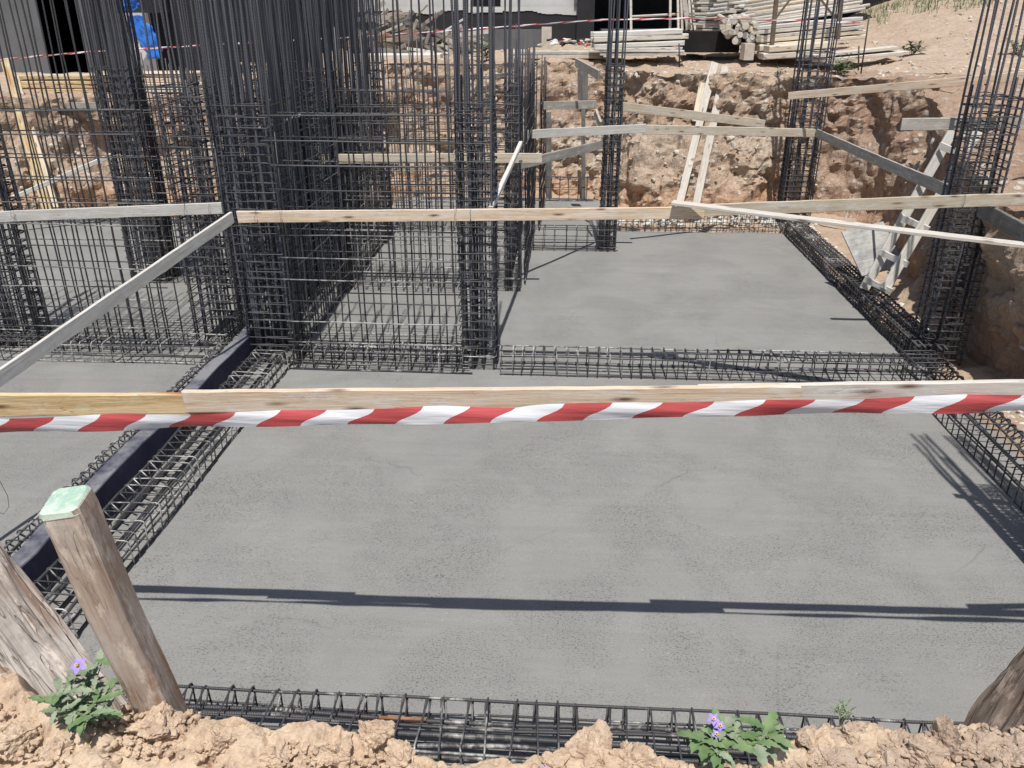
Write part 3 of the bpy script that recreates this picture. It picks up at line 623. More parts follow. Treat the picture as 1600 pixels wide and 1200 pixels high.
# planks leaning on the pit walls
board('left one of two long pale planks leaning side by side on the back pit wall', V(1117, 98, 14.35), V(1058, 335, 13.35), .12, .03, 'w_pale', upv=(1, 0, 0), group='planks leaning on the pit walls')
board('right one of two long pale planks leaning side by side on the back pit wall', V(1133, 103, 14.35), V(1085, 335, 13.3), .12, .03, 'w_pale', upv=(1, 0, 0), group='planks leaning on the pit walls')
board('brown plank half hidden behind the two long pale planks', V(1098, 130, 14.3), V(1086, 190, 14.0), .12, .03, 'w_tan', upv=(1, 0, 0), group='planks leaning on the pit walls')
board('long pine plank leaning on the left pit wall behind the mesh cage', V(8, 95, 14.0), V(74, 330, 12.6), .15, .03, 'w_yellow', upv=(1, 0, 0), group='planks leaning on the pit walls')
board('shaded narrow plank just right of the leaning pine plank at the left', V(26, 120, 14.0), V(90, 330, 12.7), .08, .03, 'w_tan', upv=(1, 0, 0), group='planks leaning on the pit walls')
board('grey pole slanting up to the right in front of the left pit wall', V(20, 310, 11.9), V(182, 240, 12.6), .07, .05, 'w_cem', group='planks leaning on the pit walls')
board('grey horizontal board along the top of the left pit wall', V(-20, 167, 13.6), V(155, 166, 13.6), .13, .03, 'w_grey')
for k, (a, b_, lab) in enumerate((((1558, 320), (1500, 450), 'left'), ((1575, 322), (1512, 470), 'right'))):
    board('dark plank leaning behind the near right column, the %s one of the pair' % lab, V(*a, 7.95), V(*b_, 8.0), .07, .03, 'w_dark', upv=(1, 0, 0), group='planks leaning on the pit walls')
for k, (a, b_, lab) in enumerate((((900, 195), (905, 300), 'mid'),)): pass
board('thin upright stake against the orange earth left of the slim far column', V(911, 165, 14.9), V(912, 312, 14.9), .07, .05, 'w_dark', upv=(1, 0, 0), group='planks leaning on the pit walls')
board('brown upright plank against the orange earth behind the core side cage', V(856, 175, 15.1), V(858, 312, 15.1), .1, .04, 'w_dark', upv=(1, 0, 0), group='planks leaning on the pit walls')

# rough ladder leaning in the right corner, with a sheet of plywood below it
lad = thing('wooden_ladder', 'rough timber ladder leaning across the right corner of the pit behind the near column', 'ladder', V(1360, 440, 9.0))
def child(parent, name, A, B, h, t, mat, upv=None):
    o = board('x', A, B, h, t, mat, name=name, upv=upv); del o['label']; del o['category']; del o['group']
    o.parent = parent; o.location = o.location - parent.location; return o
LA, LB = V(1490, 205, 9.2), V(1350, 452, 8.9); RA, RB = V(1512, 205, 9.0), V(1366, 452, 8.7)
child(lad, 'side_rail', LA, LB, .1, .04, 'w_cem', (1, 0, 0)); child(lad, 'side_rail', RA + Vector((.1, 0, 0)), RB + Vector((.12, 0, 0)), .1, .04, 'w_cem', (1, 0, 0))
for f in (.12, .34, .56, .78, .96):
    a = LA.lerp(LB, f) + Vector((-.06, -.04, .06)); b_ = RA.lerp(RB, f) + Vector((.15, -.06, -.08)); child(lad, 'rung', a, b_, .07, .025, 'w_cem')
board('grey plywood sheet lying at the foot of the rough ladder', V(1330, 396, 9.5), V(1396, 380, 9.6), .62, .02, 'ply', cat='plywood sheet', name='plywood_sheet', group=None, upv=(.2, .75, .75)).pop('group', None)

# ------------------------------------------------------------------ striped tape
def tape(label, pts, w, period, name='barrier_tape', slant=.5, twist=.25, seg=220, sag=.0):
    pts = [Vector(p) for p in pts]; n = seg; vs = []; uv = []; K = 7
    cum = [0]
    for a, b in zip(pts, pts[1:]): cum.append(cum[-1] + (b - a).length)
    for i in range(n + 1):
        s = cum[-1] * i / n; j = max(k for k in range(len(cum) - 1) if cum[k] <= s + 1e-9); f = (s - cum[j]) / (cum[j + 1] - cum[j]); p = pts[j].lerp(pts[j + 1], f)
        ang = twist * math.sin(s * 2.1) + .12 * math.sin(s * 7.3); ww = w * (1 + .06 * math.sin(s * 3.3))
        for k in range(K):
            t = k / (K - 1) - .5; cu = (.006 * math.cos(t * math.pi) + .0015 * math.sin(s * 9 + t * 7) + .001 * math.sin(s * 23 + t * 15)) * w / .07
            y = -cu * math.cos(ang) - t * ww * math.sin(ang); z = t * ww * math.cos(ang) - cu * math.sin(ang) * .5 + .0025 * math.sin(s * 9 + t * 3)
            vs.append((p.x, p.y + y, p.z + z)); uv.append((s / period - (t + .1 * math.sin(t * 6.28)) * slant + .02 * math.sin(s * 5), t + .5))
    fs = [(i * K + k, (i + 1) * K + k, (i + 1) * K + k + 1, i * K + k + 1) for i in range(n) for k in range(K - 1)]
    c = pts[0]; b = MB(); b.add([(x - c.x, y - c.y, z - c.z) for x, y, z in vs], fs); me = b.mesh(name, M['tape'], True)
    ul = me.uv_layers.new(name='UV')
    for l in me.loops: ul.data[l.index].uv = uv[l.vertex_index]
    return tag(link(name, me, None, c), label, 'barrier tape', 'red and white barrier tapes')
tape('red and white striped barrier tape stretched across the near foreground', [V(-65, 667, 3.03), V(300, 657, 3.03), V(800, 646, 3.03), V(1200, 637, 3.03), V(1680, 628, 3.03), V(2100, 620, 3.03)], .074, .40, slant=.3, twist=.14, seg=520)
tape('thin red and white tape strung far behind in front of the buildings', [V(0, 93, 14.6), V(150, 80, 14.6), V(575, 57, 15.2), V(940, 31, 15.6), V(1110, 28, 15.8), V(1345, 36, 15.2)], .026, .45, seg=160)

# ------------------------------------------------------------------ near soil rim
rim = [(-80, 1120), (0, 1092), (40, 1112), (120, 1125), (200, 1102), (240, 1108), (300, 1108), (330, 1128), (400, 1148), (480, 1160), (560, 1165), (640, 1192), (700, 1205), (800, 1210), (830, 1200), (910, 1190), (980, 1195), (1060, 1200), (1180, 1198), (1240, 1172), (1330, 1138), (1400, 1150), (1470, 1152), (1540, 1140), (1600, 1135), (1700, 1135)]
RX = [G(x, y, 1.38) for x, y in rim]; rxs = np.array([p.x for p in RX]); rys = np.array([p.y for p in RX])
X, Y = np.meshgrid(np.linspace(-1.75, 1.75, 720), np.linspace(.95, 2.3, 300), indexing='ij')
ry = np.interp(X, rxs, rys) + .035 * fbm(X * 7, 0, 0, 3, 3)
wx, wy = X + .02 * fbm(X * 12, Y * 12, 0, 3, 14), Y + .02 * fbm(X * 12, Y * 12, 5, 3, 15)
crk = sst(.93, 1.0, 1 - np.abs(vnoise(wx * 13, wy * 13, 0, 16)))
Z = 1.38 + .03 * fbm(X * 4, Y * 4, 0, 4, 13) + .06 * (.55 - cell(wx * 9, wy * 9, X * 0, 23)) + .010 * (.5 - cell(wx * 30, wy * 30, X * 0, 33)) * (1 + (X > .45)) + .006 * fbm(X * 34, Y * 34, 0, 4, 43, .6) - .014 * crk
dY = Y - ry
Z = Z + .03 * np.exp(-(dY / .07) ** 2) - np.maximum(dY, 0) * 1.9 - .6 * np.maximum(dY - .1, 0)
Z = np.maximum(Z, .45 + .1 * fbm(X * 3, Y * 3, 0, 3, 63))
Z = np.where(Y > 2.2, np.minimum(Z, .3), Z)
kind(grid('soil_bank', np.stack([X, Y, Z], -1), M['soil_near'], False))
def clod(px, py, r, mat, label, sub=5, flat=.8, amp=.35):
    c = G(px, py, 1.40 + r * .15); v, f = lump((0, 0, 0), r, sub, px + py, amp, flat, 1.7)
    x, y, z = v[:, 0] / r, v[:, 1] / r, v[:, 2] / r; o = px * .37
    rd = 1 - np.abs(vnoise(x * 2.2 + o, y * 2.2, z * 2.2, 6)); rd = sst(.9, 1.0, rd); rd2 = sst(.92, 1.0, 1 - np.abs(vnoise(x * 4.6 + o, y * 4.6, z * 4.6, 8)))
    dd = -.13 * rd - .06 * rd2 + .07 * fbm(x * 5 + o, y * 5, z * 5, 5, 5, .62) + .06 * (.5 - cell(x * 6 + o, y * 6, z * 6, 9)); v = v * (1 + dd)[:, None]
    b = MB(); b.add(v, f); return tag(b.build('soil_clod', M[mat], None, False, c), label, 'soil clod', 'clods on the near soil bank')
clod(585, 1155, .062, 'soil_near', 'tall pointed pale clod just left of the middle of the near bank', flat=1.0)
clod(530, 1178, .05, 'soil_near', 'rounded pale clod at the left foot of the tall pointed clod')
clod(625, 1180, .045, 'soil_near', 'blunt clod at the right foot of the tall pointed clod')
clod(920, 1178, .075, 'soil_near', 'big pale clod left of the right flowering weed')
clod(985, 1190, .05, 'soil_near', 'low pale clod between the big pale clod and the right flowering weed')
clod(870, 1195, .045, 'soil_near', 'low clod at the left foot of the big pale clod')
clod(250, 1135, .06, 'soil_near', 'wide clod at the foot of the green-topped post')
clod(340, 1165, .05, 'soil_near', 'cracked clod right of the green-topped post foot')
clod(30, 1150, .055, 'soil_near', 'pale clod at the bottom left corner')
clod(90, 1175, .04, 'soil_near', 'smaller clod below the left flowering weed')
clod(430, 1180, .05, 'soil_near', 'broad clod between the post foot and the pointed clod')
clod(1265, 1155, .045, 'soil_brown', 'brown clod right beside the right flowering weed')
clod(1330, 1148, .045, 'soil_brown', 'brown clod under the small feathery weed')
clod(1395, 1162, .05, 'soil_brown', 'brown clod in the middle of the right heap')
clod(1475, 1158, .052, 'soil_brown', 'tallest brown clod of the right heap', flat=1.1)
clod(1535, 1160, .045, 'soil_brown', 'brown clod against the dark log at the right')
clod(1440, 1178, .05, 'soil_brown', 'brown clod low in the right heap')
clod(1300, 1185, .045, 'soil_brown', 'brown clod at the bottom edge of the right heap')
clod(1580, 1185, .05, 'soil_brown', 'brown clod in the bottom right corner')
pp = []
for _ in range(2600):
    px = random.uniform(-40, 1640); py = float(np.interp(px, [p[0] for p in rim], [p[1] for p in rim])) + random.uniform(-4, 75); q = G(px, py, 1.41); pp.append(((q.x, q.y, 1.39 + random.uniform(0, .02)), px))
stones('pale_soil_crumbs', [p for p, x in pp if x < 1230], M['soil_near'], (.003, .012)); stones('brown_soil_crumbs', [p for p, x in pp if x >= 1230] + [(p[0], p[1], p[2] + .01) for p, x in pp if x >= 1290 and random.random() < .4], M['soil_brown'], (.005, .015), sub=2)

# ------------------------------------------------------------------ posts and logs near the camera
def prism(label, A, B, w, d, mat, name='wooden_post', rotz=0, cat='post', group=None, cap=None):
    A, B = Vector(A), Vector(B); ax = (A - B).normalized(); rt = Vector((math.cos(rotz), math.sin(rotz), 0)); rt = (rt - ax * rt.dot(ax)).normalized(); fw = ax.cross(rt)
    L = (A - B).length; n = 26; vs = []; c = .012
    prof = [(-w / 2, -d / 2 + c), (-w / 2 + c, -d / 2), (w / 2 - c, -d / 2), (w / 2, -d / 2 + c), (w / 2, d / 2 - c), (w / 2 - c, d / 2), (-w / 2 + c, d / 2), (-w / 2, d / 2 - c)]
    for i in range(n + 1):
        x = L * i / n; s = 1 + random.uniform(-.008, .008)
        if i == n: s *= .94
        for a, b_ in prof: vs.append((x, a * s + .003 * math.sin(x * 9), b_ * s))
    fs = [(i * 8 + k, i * 8 + 8 + k, i * 8 + 8 + (k + 1) % 8, i * 8 + (k + 1) % 8) for i in range(n) for k in range(8)] + [tuple(range(8)), tuple(n * 8 + k for k in reversed(range(8)))]
    q = Matrix((ax, rt, fw)).transposed().to_quaternion()
    b = MB(); b.add(vs, fs); o = link(name, b.mesh(name, M[mat]), None, B, q); tag(o, label, cat, group)
    if cap:
        b2 = MB(); m_ = 10; v2 = []
        for i, (xx, sc) in enumerate(((L - .012, 1.004), (L + .001, .96), (L + .005, .86))):
            for a, b_ in prof: v2.append((xx + random.uniform(-.003, .003), a * sc, b_ * sc))
        b2.add(v2, [(i * 8 + k, i * 8 + 8 + k, i * 8 + 8 + (k + 1) % 8, i * 8 + (k + 1) % 8) for i in range(2) for k in range(8)] + [tuple(16 + k for k in reversed(range(8)))])
        b2.build('painted_top', M[cap], o)
    return o
prism('square timber post with a mint green painted top, leaning at the lower left', V(102, 782, 1.47), (-.99, 1.54, 1.2), .088, .1, 'w_post', rotz=R(8), cap='mint')
def log(label, pts, r0, r1, mat, name='log', cat='log', group='old logs on the near bank'):
    pts = [Vector(p) for p in pts]; n = 60; K = 64; vs = []; c0 = pts[0]; sd_ = random.uniform(0, 50)
    d = (pts[-1] - pts[0]).normalized(); u = d.orthogonal().normalized(); v = d.cross(u); L = (pts[-1] - pts[0]).length
    A = np.linspace(0, 2 * math.pi, K, endpoint=False); TT = np.linspace(0, 1, n + 1)
    tt, aa = np.meshgrid(TT, A, indexing='ij'); rr = r0 + (r1 - r0) * tt
    rr = rr * (1 + .16 * fbm(np.cos(aa) * 1.2 + sd_, np.sin(aa) * 1.2, tt * L * 2.5, 3, 2) + .13 * fbm(np.cos(aa) * 6, np.sin(aa) * 6, tt * L * 2 + sd_, 4, 6, .6))
    rr = np.where((tt < 1e-6) | (tt > 1 - 1e-6), rr * .9, rr)
    P = [tuple(d * float(tt[i, k] * L) + (u * math.cos(A[k]) + v * math.sin(A[k])) * float(rr[i, k])) for i in range(n + 1) for k in range(K)]
    fs = [(i * K + k, i * K + (k + 1) % K, (i + 1) * K + (k + 1) % K, (i + 1) * K + k) for i in range(n) for k in range(K)] + [tuple(reversed(range(K))), tuple(n * K + k for k in range(K))]
    # local x along the log for the grain
    q = Matrix((d, u, v)).transposed(); qi = q.inverted(); b = MB(); b.add([tuple(qi @ Vector(p)) for p in P], fs)
    return tag(link(name, b.mesh(name, M[mat]), None, c0, q.to_quaternion()), label, cat, group)
log('thick weathered grey log end rising at the left edge beside the post', [V(-45, 862, 1.9), V(165, 1150, 1.6)], .075, .085, 'w_log')
log('second weathered log under the first at the bottom left edge', [V(-80, 985, 1.8), V(70, 1150, 1.55)], .06, .062, 'w_log')
log('dark wet looking log at the lower right corner', [V(1690, 985, 2.0), V(1540, 1215, 1.5)], .085, .1, 'w_wet')

# ------------------------------------------------------------------ weeds
def leaf_mesh(b, base, d, up, L, W_, wav=.22, droop=.3, lobes=4):
    d = Vector(d).normalized(); s = d.cross(up).normalized(); u = s.cross(d); n = 12; vs = []
    for i in range(n + 1):
        t = i / n; w = W_ * math.sin(math.pi * min(1, t * .96 + .02)) ** .75 * (1 + wav * math.sin(t * lobes * 2 * math.pi)); c = base + d * (L * t) - u * (droop * L * t * t)
        vs += [c + s * w * .5 + u * w * .15, c, c - s * w * .5 + u * w * .15]
    fs = []
    for i in range(n): fs += [(i * 3, i * 3 + 1, i * 3 + 4, i * 3 + 3), (i * 3 + 1, i * 3 + 2, i * 3 + 5, i * 3 + 4)]
    b.add(vs, fs)
def flower(parent, p, n, r, mat='petal'):
    n = Vector(n).normalized(); a = n.orthogonal().normalized(); c = n.cross(a); b = MB()
    for k in range(5):
        t = 2 * math.pi * k / 5; d = a * math.cos(t) + c * math.sin(t); e = a * math.cos(t + .63) + c * math.sin(t + .63); g = a * math.cos(t - .63) + c * math.sin(t - .63)
        b.add([Vector((0, 0, 0)), g * r * .55 + n * .003, d * r + n * .001, e * r * .55 + n * .003, d * r * .55 + n * .006], [(0, 1, 4), (1, 2, 4), (2, 3, 4), (3, 0, 4)])
    f = b.build('flower', M[mat], parent, True, p)
    b = MB()
    for k in range(5):
        t = 2 * math.pi * k / 5; d = a * math.cos(t) + c * math.sin(t); b.tube([d * .0025 + n * .002, d * .003 + n * .011], .0016, 5)
    b.build('anthers', M['anther'], f)
def weed(label, base, n, L, spread, mats, h, flowers, seed, W_=.34, cat='weed', lobes=4):
    random.seed(seed); t = thing('flowering_weed' if flowers else 'weed', label, cat, base)
    st = MB(); tips = []
    for i in range(max(3, n // 5)):
        a = random.uniform(0, 6.28); e = Vector((math.cos(a) * spread * random.uniform(.3, 1), math.sin(a) * spread * random.uniform(.3, 1), h * random.uniform(.6, 1))); m_ = e * .5 + Vector((0, 0, h * .15))
        st.tube([(0, 0, -.02), m_, e], .0022, 5, r2=.0012); tips.append((m_, e))
    st.build('stem', M['leaf'], t)
    for i in range(n):
        m_, e = random.choice(tips); f = random.random(); p = (m_ * (1 - f) + e * f) if random.random() < .7 else m_ * f; a = random.uniform(0, 6.28)
        d = Vector((math.cos(a), math.sin(a), random.uniform(-.1, .7))); b = MB(); ll = L * random.uniform(.55, 1.1)
        leaf_mesh(b, Vector((0, 0, 0)), d, Vector((0, 0, 1)), ll, ll * W_, .3, random.uniform(.1, .5), lobes); b.build('leaf', M[random.choice(mats)], t, True, p)
    for (fx, fy, fz, r) in flowers: flower(t, (fx, fy, fz), (-.1, -.6, .8), r)
    return t
weed('silvery green weed with one violet flower at the foot of the post', G(140, 1122, 1.42), 110, .062, .1, ['leaf', 'leaf', 'leaf2'], .11, [(-.005, .02, .15, .024)], 3, .3)
weed('broad-leaved weed with a cluster of violet flowers right of the middle', G(1110, 1172, 1.42), 30, .066, .065, ['leaf', 'leaf2'], .075, [(.0, .01, .088, .017), (.014, .0, .078, .015), (.006, -.01, .062, .013)], 5, .42)
weed('green broad-leaved weed just right of the violet cluster', G(1188, 1170, 1.42), 20, .066, .055, ['leaf2', 'leaf'], .06, [], 8, .42)
weed('small feathery grey-green weed on top of the right heap', G(1315, 1126, 1.43), 46, .028, .03, ['leaf', 'leaf_dry'], .05, [], 9, .14)
weed('tiny weed at the bottom edge left of the big clod with a violet flower', G(848, 1222, 1.42), 6, .03, .03, ['leaf'], .03, [(0, -.005, .04, .014)], 10, .35)
random.seed(77)
def bush(label, px, py, Y, n, L, spread, h, seed, mats=('leaf2', 'leaf_dry')):
    p = V(px, py, Y); p.z = float(hg(np.array(p.x), np.array(p.y))); random.seed(seed); t = thing('shrub', label, 'shrub', p)
    st = MB(); lf = MB(); lf2 = MB()
    for i in range(n):
        a = random.uniform(0, 6.28); e = Vector((math.cos(a) * spread * random.random(), math.sin(a) * spread * random.random(), h * random.uniform(.4, 1))); st.tube([(0, 0, -.03), e * .5 + Vector((0, 0, .04)), e], .006, 4, r2=.003)
        for k in range(14):
            f = random.uniform(.25, 1); a2 = random.uniform(0, 6.28); leaf_mesh(random.choice((lf, lf2)), e * f, Vector((math.cos(a2), math.sin(a2), random.uniform(0, 1))), Vector((0, 0, 1)), L * random.uniform(.6, 1.2), L * .22, 0, .3, 1)
    st.build('stem', M['w_log'], t); lf.build('leaves', M[mats[0]], t); lf2.build('leaves', M[mats[1]], t)
bush('long-leaved green shrub beside the far right column at the pit edge', 1312, 108, 14.6, 9, .14, .35, .35, 1)
bush('small dusty shrub on the hillside right of the long planks', 1428, 68, 16.5, 6, .16, .22, .3, 2)
bush('dusty shrub on the slope behind the near right column', 1590, 78, 15.5, 9, .1, .35, .3, 3)
bush('low dusty shrub at the pit edge left of the far right column', 1215, 118, 14.3, 6, .07, .2, .15, 4, ('leaf_dry', 'leaf_dry'))
bush('grey-green shrub growing behind the middle rebar column', 760, 120, 16.8, 8, .14, .3, .5, 6)
bush('tall thin shrub showing through the window of the left building', 80, 25, 24.0, 14, .2, .5, 1.4, 7)
random.seed(31)
# grass on top of the hill
gb = MB()
for _ in range(2600):
    x = random.uniform(7.0, 16); y = random.uniform(19.5, 25); z = float(hg(np.array(x), np.array(y)))
    if fbm(np.array(x * .8), np.array(y * .8), np.array(0.), 3, 5) < -.25: continue
    for k in range(3):
        a = random.uniform(0, 6.28); q = Vector((x + random.uniform(-.1, .1), y + random.uniform(-.1, .1), z - .02)); e = q + Vector((math.cos(a) * .08, math.sin(a) * .08, random.uniform(.1, .25))); s = Vector((-math.sin(a), math.cos(a), 0)) * .008
        gb.add([q - s, q + s, e], [(0, 1, 2)])
kind(gb.build('hill_grass', M['leaf2']), 'stuff')

# ------------------------------------------------------------------ background
def boxo(name, A, B, mat, parent=None, loc=None):
    b = MB(); lo = [min(A[i], B[i]) for i in range(3)]; hi = [max(A[i], B[i]) for i in range(3)]
    o = parent.location if parent else Vector(lo); b.box([lo[i] - o[i] for i in range(3)], [hi[i] - o[i] for i in range(3)]); return b.build(name, M[mat], parent, False, None if parent else o)
def pbox(name, px0, py0, px1, py1, Y, depth, mat, parent=None, z0=None):
    a, c = V(px0, py1, Y), V(px1, py0, Y); lo = z0 if z0 is not None else a.z
    return boxo(name, (a.x, Y, lo), (c.x, Y + depth, c.z), mat, parent)
# central building: dark plinth, white plaster above, small black window
bl = thing('plastered_building', 'white plastered building with a dark plinth and a small black window behind the rebar', 'building', V(740, 75, 21))
pbox('plinth', 520, 12, 908, 90, 21.0, .4, 'dark_wall', bl, 2.0)
w = V(800, 12, 21.05); wx0, wx1 = V(520, 0, 21).x, V(905, 0, 21).x; a, c = V(738, 12, 21).x, V(782, 12, 21).x
boxo('wall', (wx0, 21.06, w.z), (a, 21.5, w.z + 3.5), 'white_wall', bl); boxo('wall', (c, 21.06, w.z), (wx1, 21.5, w.z + 3.5), 'white_wall', bl)
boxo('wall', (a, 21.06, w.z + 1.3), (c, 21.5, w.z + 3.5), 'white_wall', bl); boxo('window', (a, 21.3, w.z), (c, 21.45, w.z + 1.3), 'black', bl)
boxo('window_frame', (a - .05, 20.98, w.z - .1), (c + .05, 21.05, w.z - .02), 'white_wall', bl)
# splashed plaster edge dripping over the plinth
b = MB()
for k in range(60):
    x = wx0 + (wx1 - wx0) * k / 60; hgt = .05 + .16 * abs(float(fbm(np.array(x * .9), np.array(0.), np.array(0.), 3, 9))); b.box((x - bl.location.x, 20.985 - bl.location.y, w.z - hgt - bl.location.z), (x + (wx1 - wx0) / 60 - bl.location.x, 21.0 - bl.location.y, w.z + .02 - bl.location.z))
b.build('plaster_edge', M['white_wall'], bl)
tag(pbox('low_concrete_wall', 695, 46, 850, 78, 19.2, .25, 'grey_wall'), 'low rough grey concrete wall in front of the dark plinth', 'wall')
tag(pbox('concrete_stub', 846, 42, 862, 78, 19.0, .3, 'stone'), 'pale concrete stub at the right end of the low grey wall', 'wall')
tag(pbox('low_concrete_wall', 560, 58, 690, 80, 19.4, .25, 'grey_wall'), 'low grey concrete wall half buried in debris at the left', 'wall')
# right of it: dark open storey with props and rails
sh = thing('open_storey', 'dark unfinished open storey with thin props behind the timber stacks', 'building', V(1000, 60, 20.5))
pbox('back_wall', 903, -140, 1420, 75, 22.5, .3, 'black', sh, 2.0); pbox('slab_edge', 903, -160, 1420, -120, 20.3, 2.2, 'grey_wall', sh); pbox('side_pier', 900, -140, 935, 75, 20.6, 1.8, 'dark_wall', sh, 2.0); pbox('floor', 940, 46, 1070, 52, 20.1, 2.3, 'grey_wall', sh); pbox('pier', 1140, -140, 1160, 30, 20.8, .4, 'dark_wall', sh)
for x0, x1 in ((985, 986), (1048, 1047), (1062, 1066), (1068, 1073), (1072, 1080), (1058, 1060), (1076, 1086)):
    o = MB(); A, B = V(x0, -60, 20.0), V(x1, 47, 19.6); o.tube([A - sh.location, B - sh.location], .028, 6); o.build('prop', M['w_pale'], sh)
o = MB(); o.tube([V(985, 26, 19.9) - sh.location, V(1060, 22, 19.9) - sh.location], .025, 6); o.build('rail', M['w_pale'], sh)
o = MB(); A = [V(1060, -60, 19.2), V(1076, 46, 19.2)]; o.tube([A[0] - sh.location, A[1] - sh.location], .07, 4); o.build('leaning_board', M['w_pale'], sh)
# timber stacks: each board or log stack a thing whose timbers are parts
def pile(label, px0, px1, pyb, pyt, Y, rows, per, mat='w_pale', logs=False, skew=(0, 0), dep=1.0, cat='timber stack', yaw=0.0, mats=None):
    a, c = V(px0, pyb, Y), V(px1, pyt, Y); t = thing('timber_stack', label, cat, ((a.x + c.x) / 2, Y, a.z), 'timber stacks beyond the pit'); L = c.x - a.x; H = c.z - a.z; rh = H / rows
    cols = max(1, per)
    for r_ in range(rows):
        for q in range(cols):
            y0 = dep * q / cols; z = rh * (r_ + .5); dx = random.uniform(-.12, .12); ll = L * random.uniform(.93, 1.03)
            p0 = Vector((-ll / 2 + dx, y0, z + skew[0])); p1 = Vector((ll / 2 + dx, y0 + yaw, z + skew[1])); mm = random.choice(mats or [mat])
            if logs:
                b = MB(); b.tube([p0, p0.lerp(p1, .5) + Vector((0, 0, random.uniform(-.01, .01))), p1], rh * .5, 8); b.build('timber', M[mm], t, True)
            else:
                o = board('x', p0 + t.location, p1 + t.location, rh * .86, dep / cols * .9, mm, name='timber', wob=.01)
                for kk in ('label', 'category', 'group'): del o[kk]
                o.parent = t; o.location = o.location - t.location
    return t
pile('long horizontal boards stacked on trestles below the open storey', 925, 1068, 74, 47, 16.6, 3, 2, 'w_grey', mats=['w_cem', 'w_cem', 'w_pale'], skew=(-.02, .04))
pile('low flat boards strewn under the trestle stack', 930, 1062, 86, 74, 16.2, 3, 3, 'w_pale', mats=['w_pale', 'w_cem', 'w_pale'])
pile('tall stack of thin pale boards in the shade behind the round timbers', 1084, 1130, 48, -10, 18.8, 14, 1, 'w_grey', mats=['w_grey', 'w_pale']); 
pile('small pile of white blocks behind the round timbers', 1131, 1152, 30, 4, 18.6, 6, 1, 'w_pale')
pile('upper rows of long pale poles stacked to the right of the log ends', 1165, 1358, 36, -8, 17.2, 8, 2, 'w_pale', True, skew=(-.1, .22), mats=['w_pale', 'w_cem', 'w_tan'])
pile('back rows of long pale poles behind the main pole stack', 1110, 1345, 24, -30, 18.3, 8, 1, 'w_pale', True, skew=(-.1, .25), mats=['w_pale', 'w_cem'])
pile('lower rows of long pale boards stacked under the poles', 1182, 1352, 70, 36, 16.9, 5, 2, 'w_pale', False, skew=(-.06, .12), mats=['w_pale', 'w_cem', 'w_tan'])
pile('bottom planks of the right stack lying on bearers near the pit edge', 1190, 1300, 92, 70, 16.0, 2, 2, 'w_pale', mats=['w_pale', 'w_tan'], skew=(-.02, .06))
pile('flat long planks on the ground pointing right towards the hillside', 1270, 1432, 92, 80, 15.2, 2, 3, 'w_pale', mats=['w_pale', 'w_cem'], skew=(-.06, .06), dep=.7, yaw=.6)
pile('flat weathered planks at the edge between the core and the far column', 800, 938, 92, 80, 16.8, 2, 3, 'w_cem', mats=['w_cem', 'w_grey', 'w_pale'], dep=1.2)
pile('pale stacked boards behind the left mesh cage', 30, 160, 150, 118, 14.9, 5, 2, 'w_pale', mats=['w_pale', 'w_cem', 'w_yellow'], dep=.8)
pile('pale stacked boards right of the wide left pier', 215, 300, 160, 112, 15.0, 6, 2, 'w_pale', mats=['w_pale', 'w_cem', 'w_pine'], dep=.8)
pile('weathered boards lying behind the rusty cross wall cage', 560, 700, 102, 84, 17.2, 2, 3, 'w_pale', mats=['w_pale', 'w_cem', 'w_pale'], dep=1.4)
# round timbers seen end-on
t = thing('log_stack', 'stack of round timbers showing their cut ends beside a black hollow', 'timber stack', V(1165, 62, 16.4))
for k in range(64):
    px, py = random.uniform(1128, 1186), random.uniform(30, 66); px += (py - 50) * .2
    p = V(px, py, 16.3 + random.uniform(0, .2)); b = MB(); b.tube([Vector((0, 0, 0)), Vector((random.uniform(.1, .3), 1.2, .06))], random.uniform(.04, .06), 9); b.build('round_timber', M[random.choice(['w_pale', 'w_tan', 'w_cem', 'w_grey'])], t, False, p - t.location)
tag(pbox('concrete_block', 1162, 68, 1180, 94, 15.9, .4, 'stone'), 'small rough block under the front of the right timber stack', 'block')
hl = MB(); A = V(1064, 50, 16.9); 
tag(pbox('black_tarp_box', 1068, 49, 1158, 82, 16.9, .8, 'black'), 'black covered crate between the trestle boards and the log ends', 'crate')
for (x0, x1, lab) in ((1217, 1207, 'left'), (1318, 1310, 'right')):
    tt = thing('timber_prop', 'brown upright prop holding the right timber stack, the %s one' % lab, 'prop', V(x1, 62 if lab == 'left' else 52, 16.2), 'brown props at the timber stack')
    b = MB(); b.tube([V(x0, -40, 16.3) - tt.location, Vector((0, 0, -.1))], .05, 4); b.build('post', M['brown_post'], tt)
    s_ = 1 if lab == 'left' else -1; b = MB(); b.tube([V(x1 + s_ * 36, -12, 16.3) - tt.location, V(x1 + s_ * 4, 30, 16.25) - tt.location], .025, 4); b.build('brace', M['brown_post'], tt)
# rebar stakes
for (x0, y0, x1, y1, Y, lab) in ((1358, 26, 1345, 116, 14.6, 'tall thin rebar stake where the striped tape ends at the hillside'), (1342, 72, 1341, 110, 14.5, 'short rebar stake just left of the tall stake'), (1061, 68, 1062, 105, 14.6, 'thin rebar stake at the pit edge above the leaning planks'), (1538, 108, 1540, 137, 11.8, 'stubby stake under the yellow board')):
    b = MB(); q = V(x1, y1, Y); b.tube([Vector((0, 0, 0)), V(x0, y0, Y) - q], .012, 6); tag(b.build('rebar_stake', M['steel_rust'], None, True, q), lab, 'stake', 'rebar stakes in the ground')
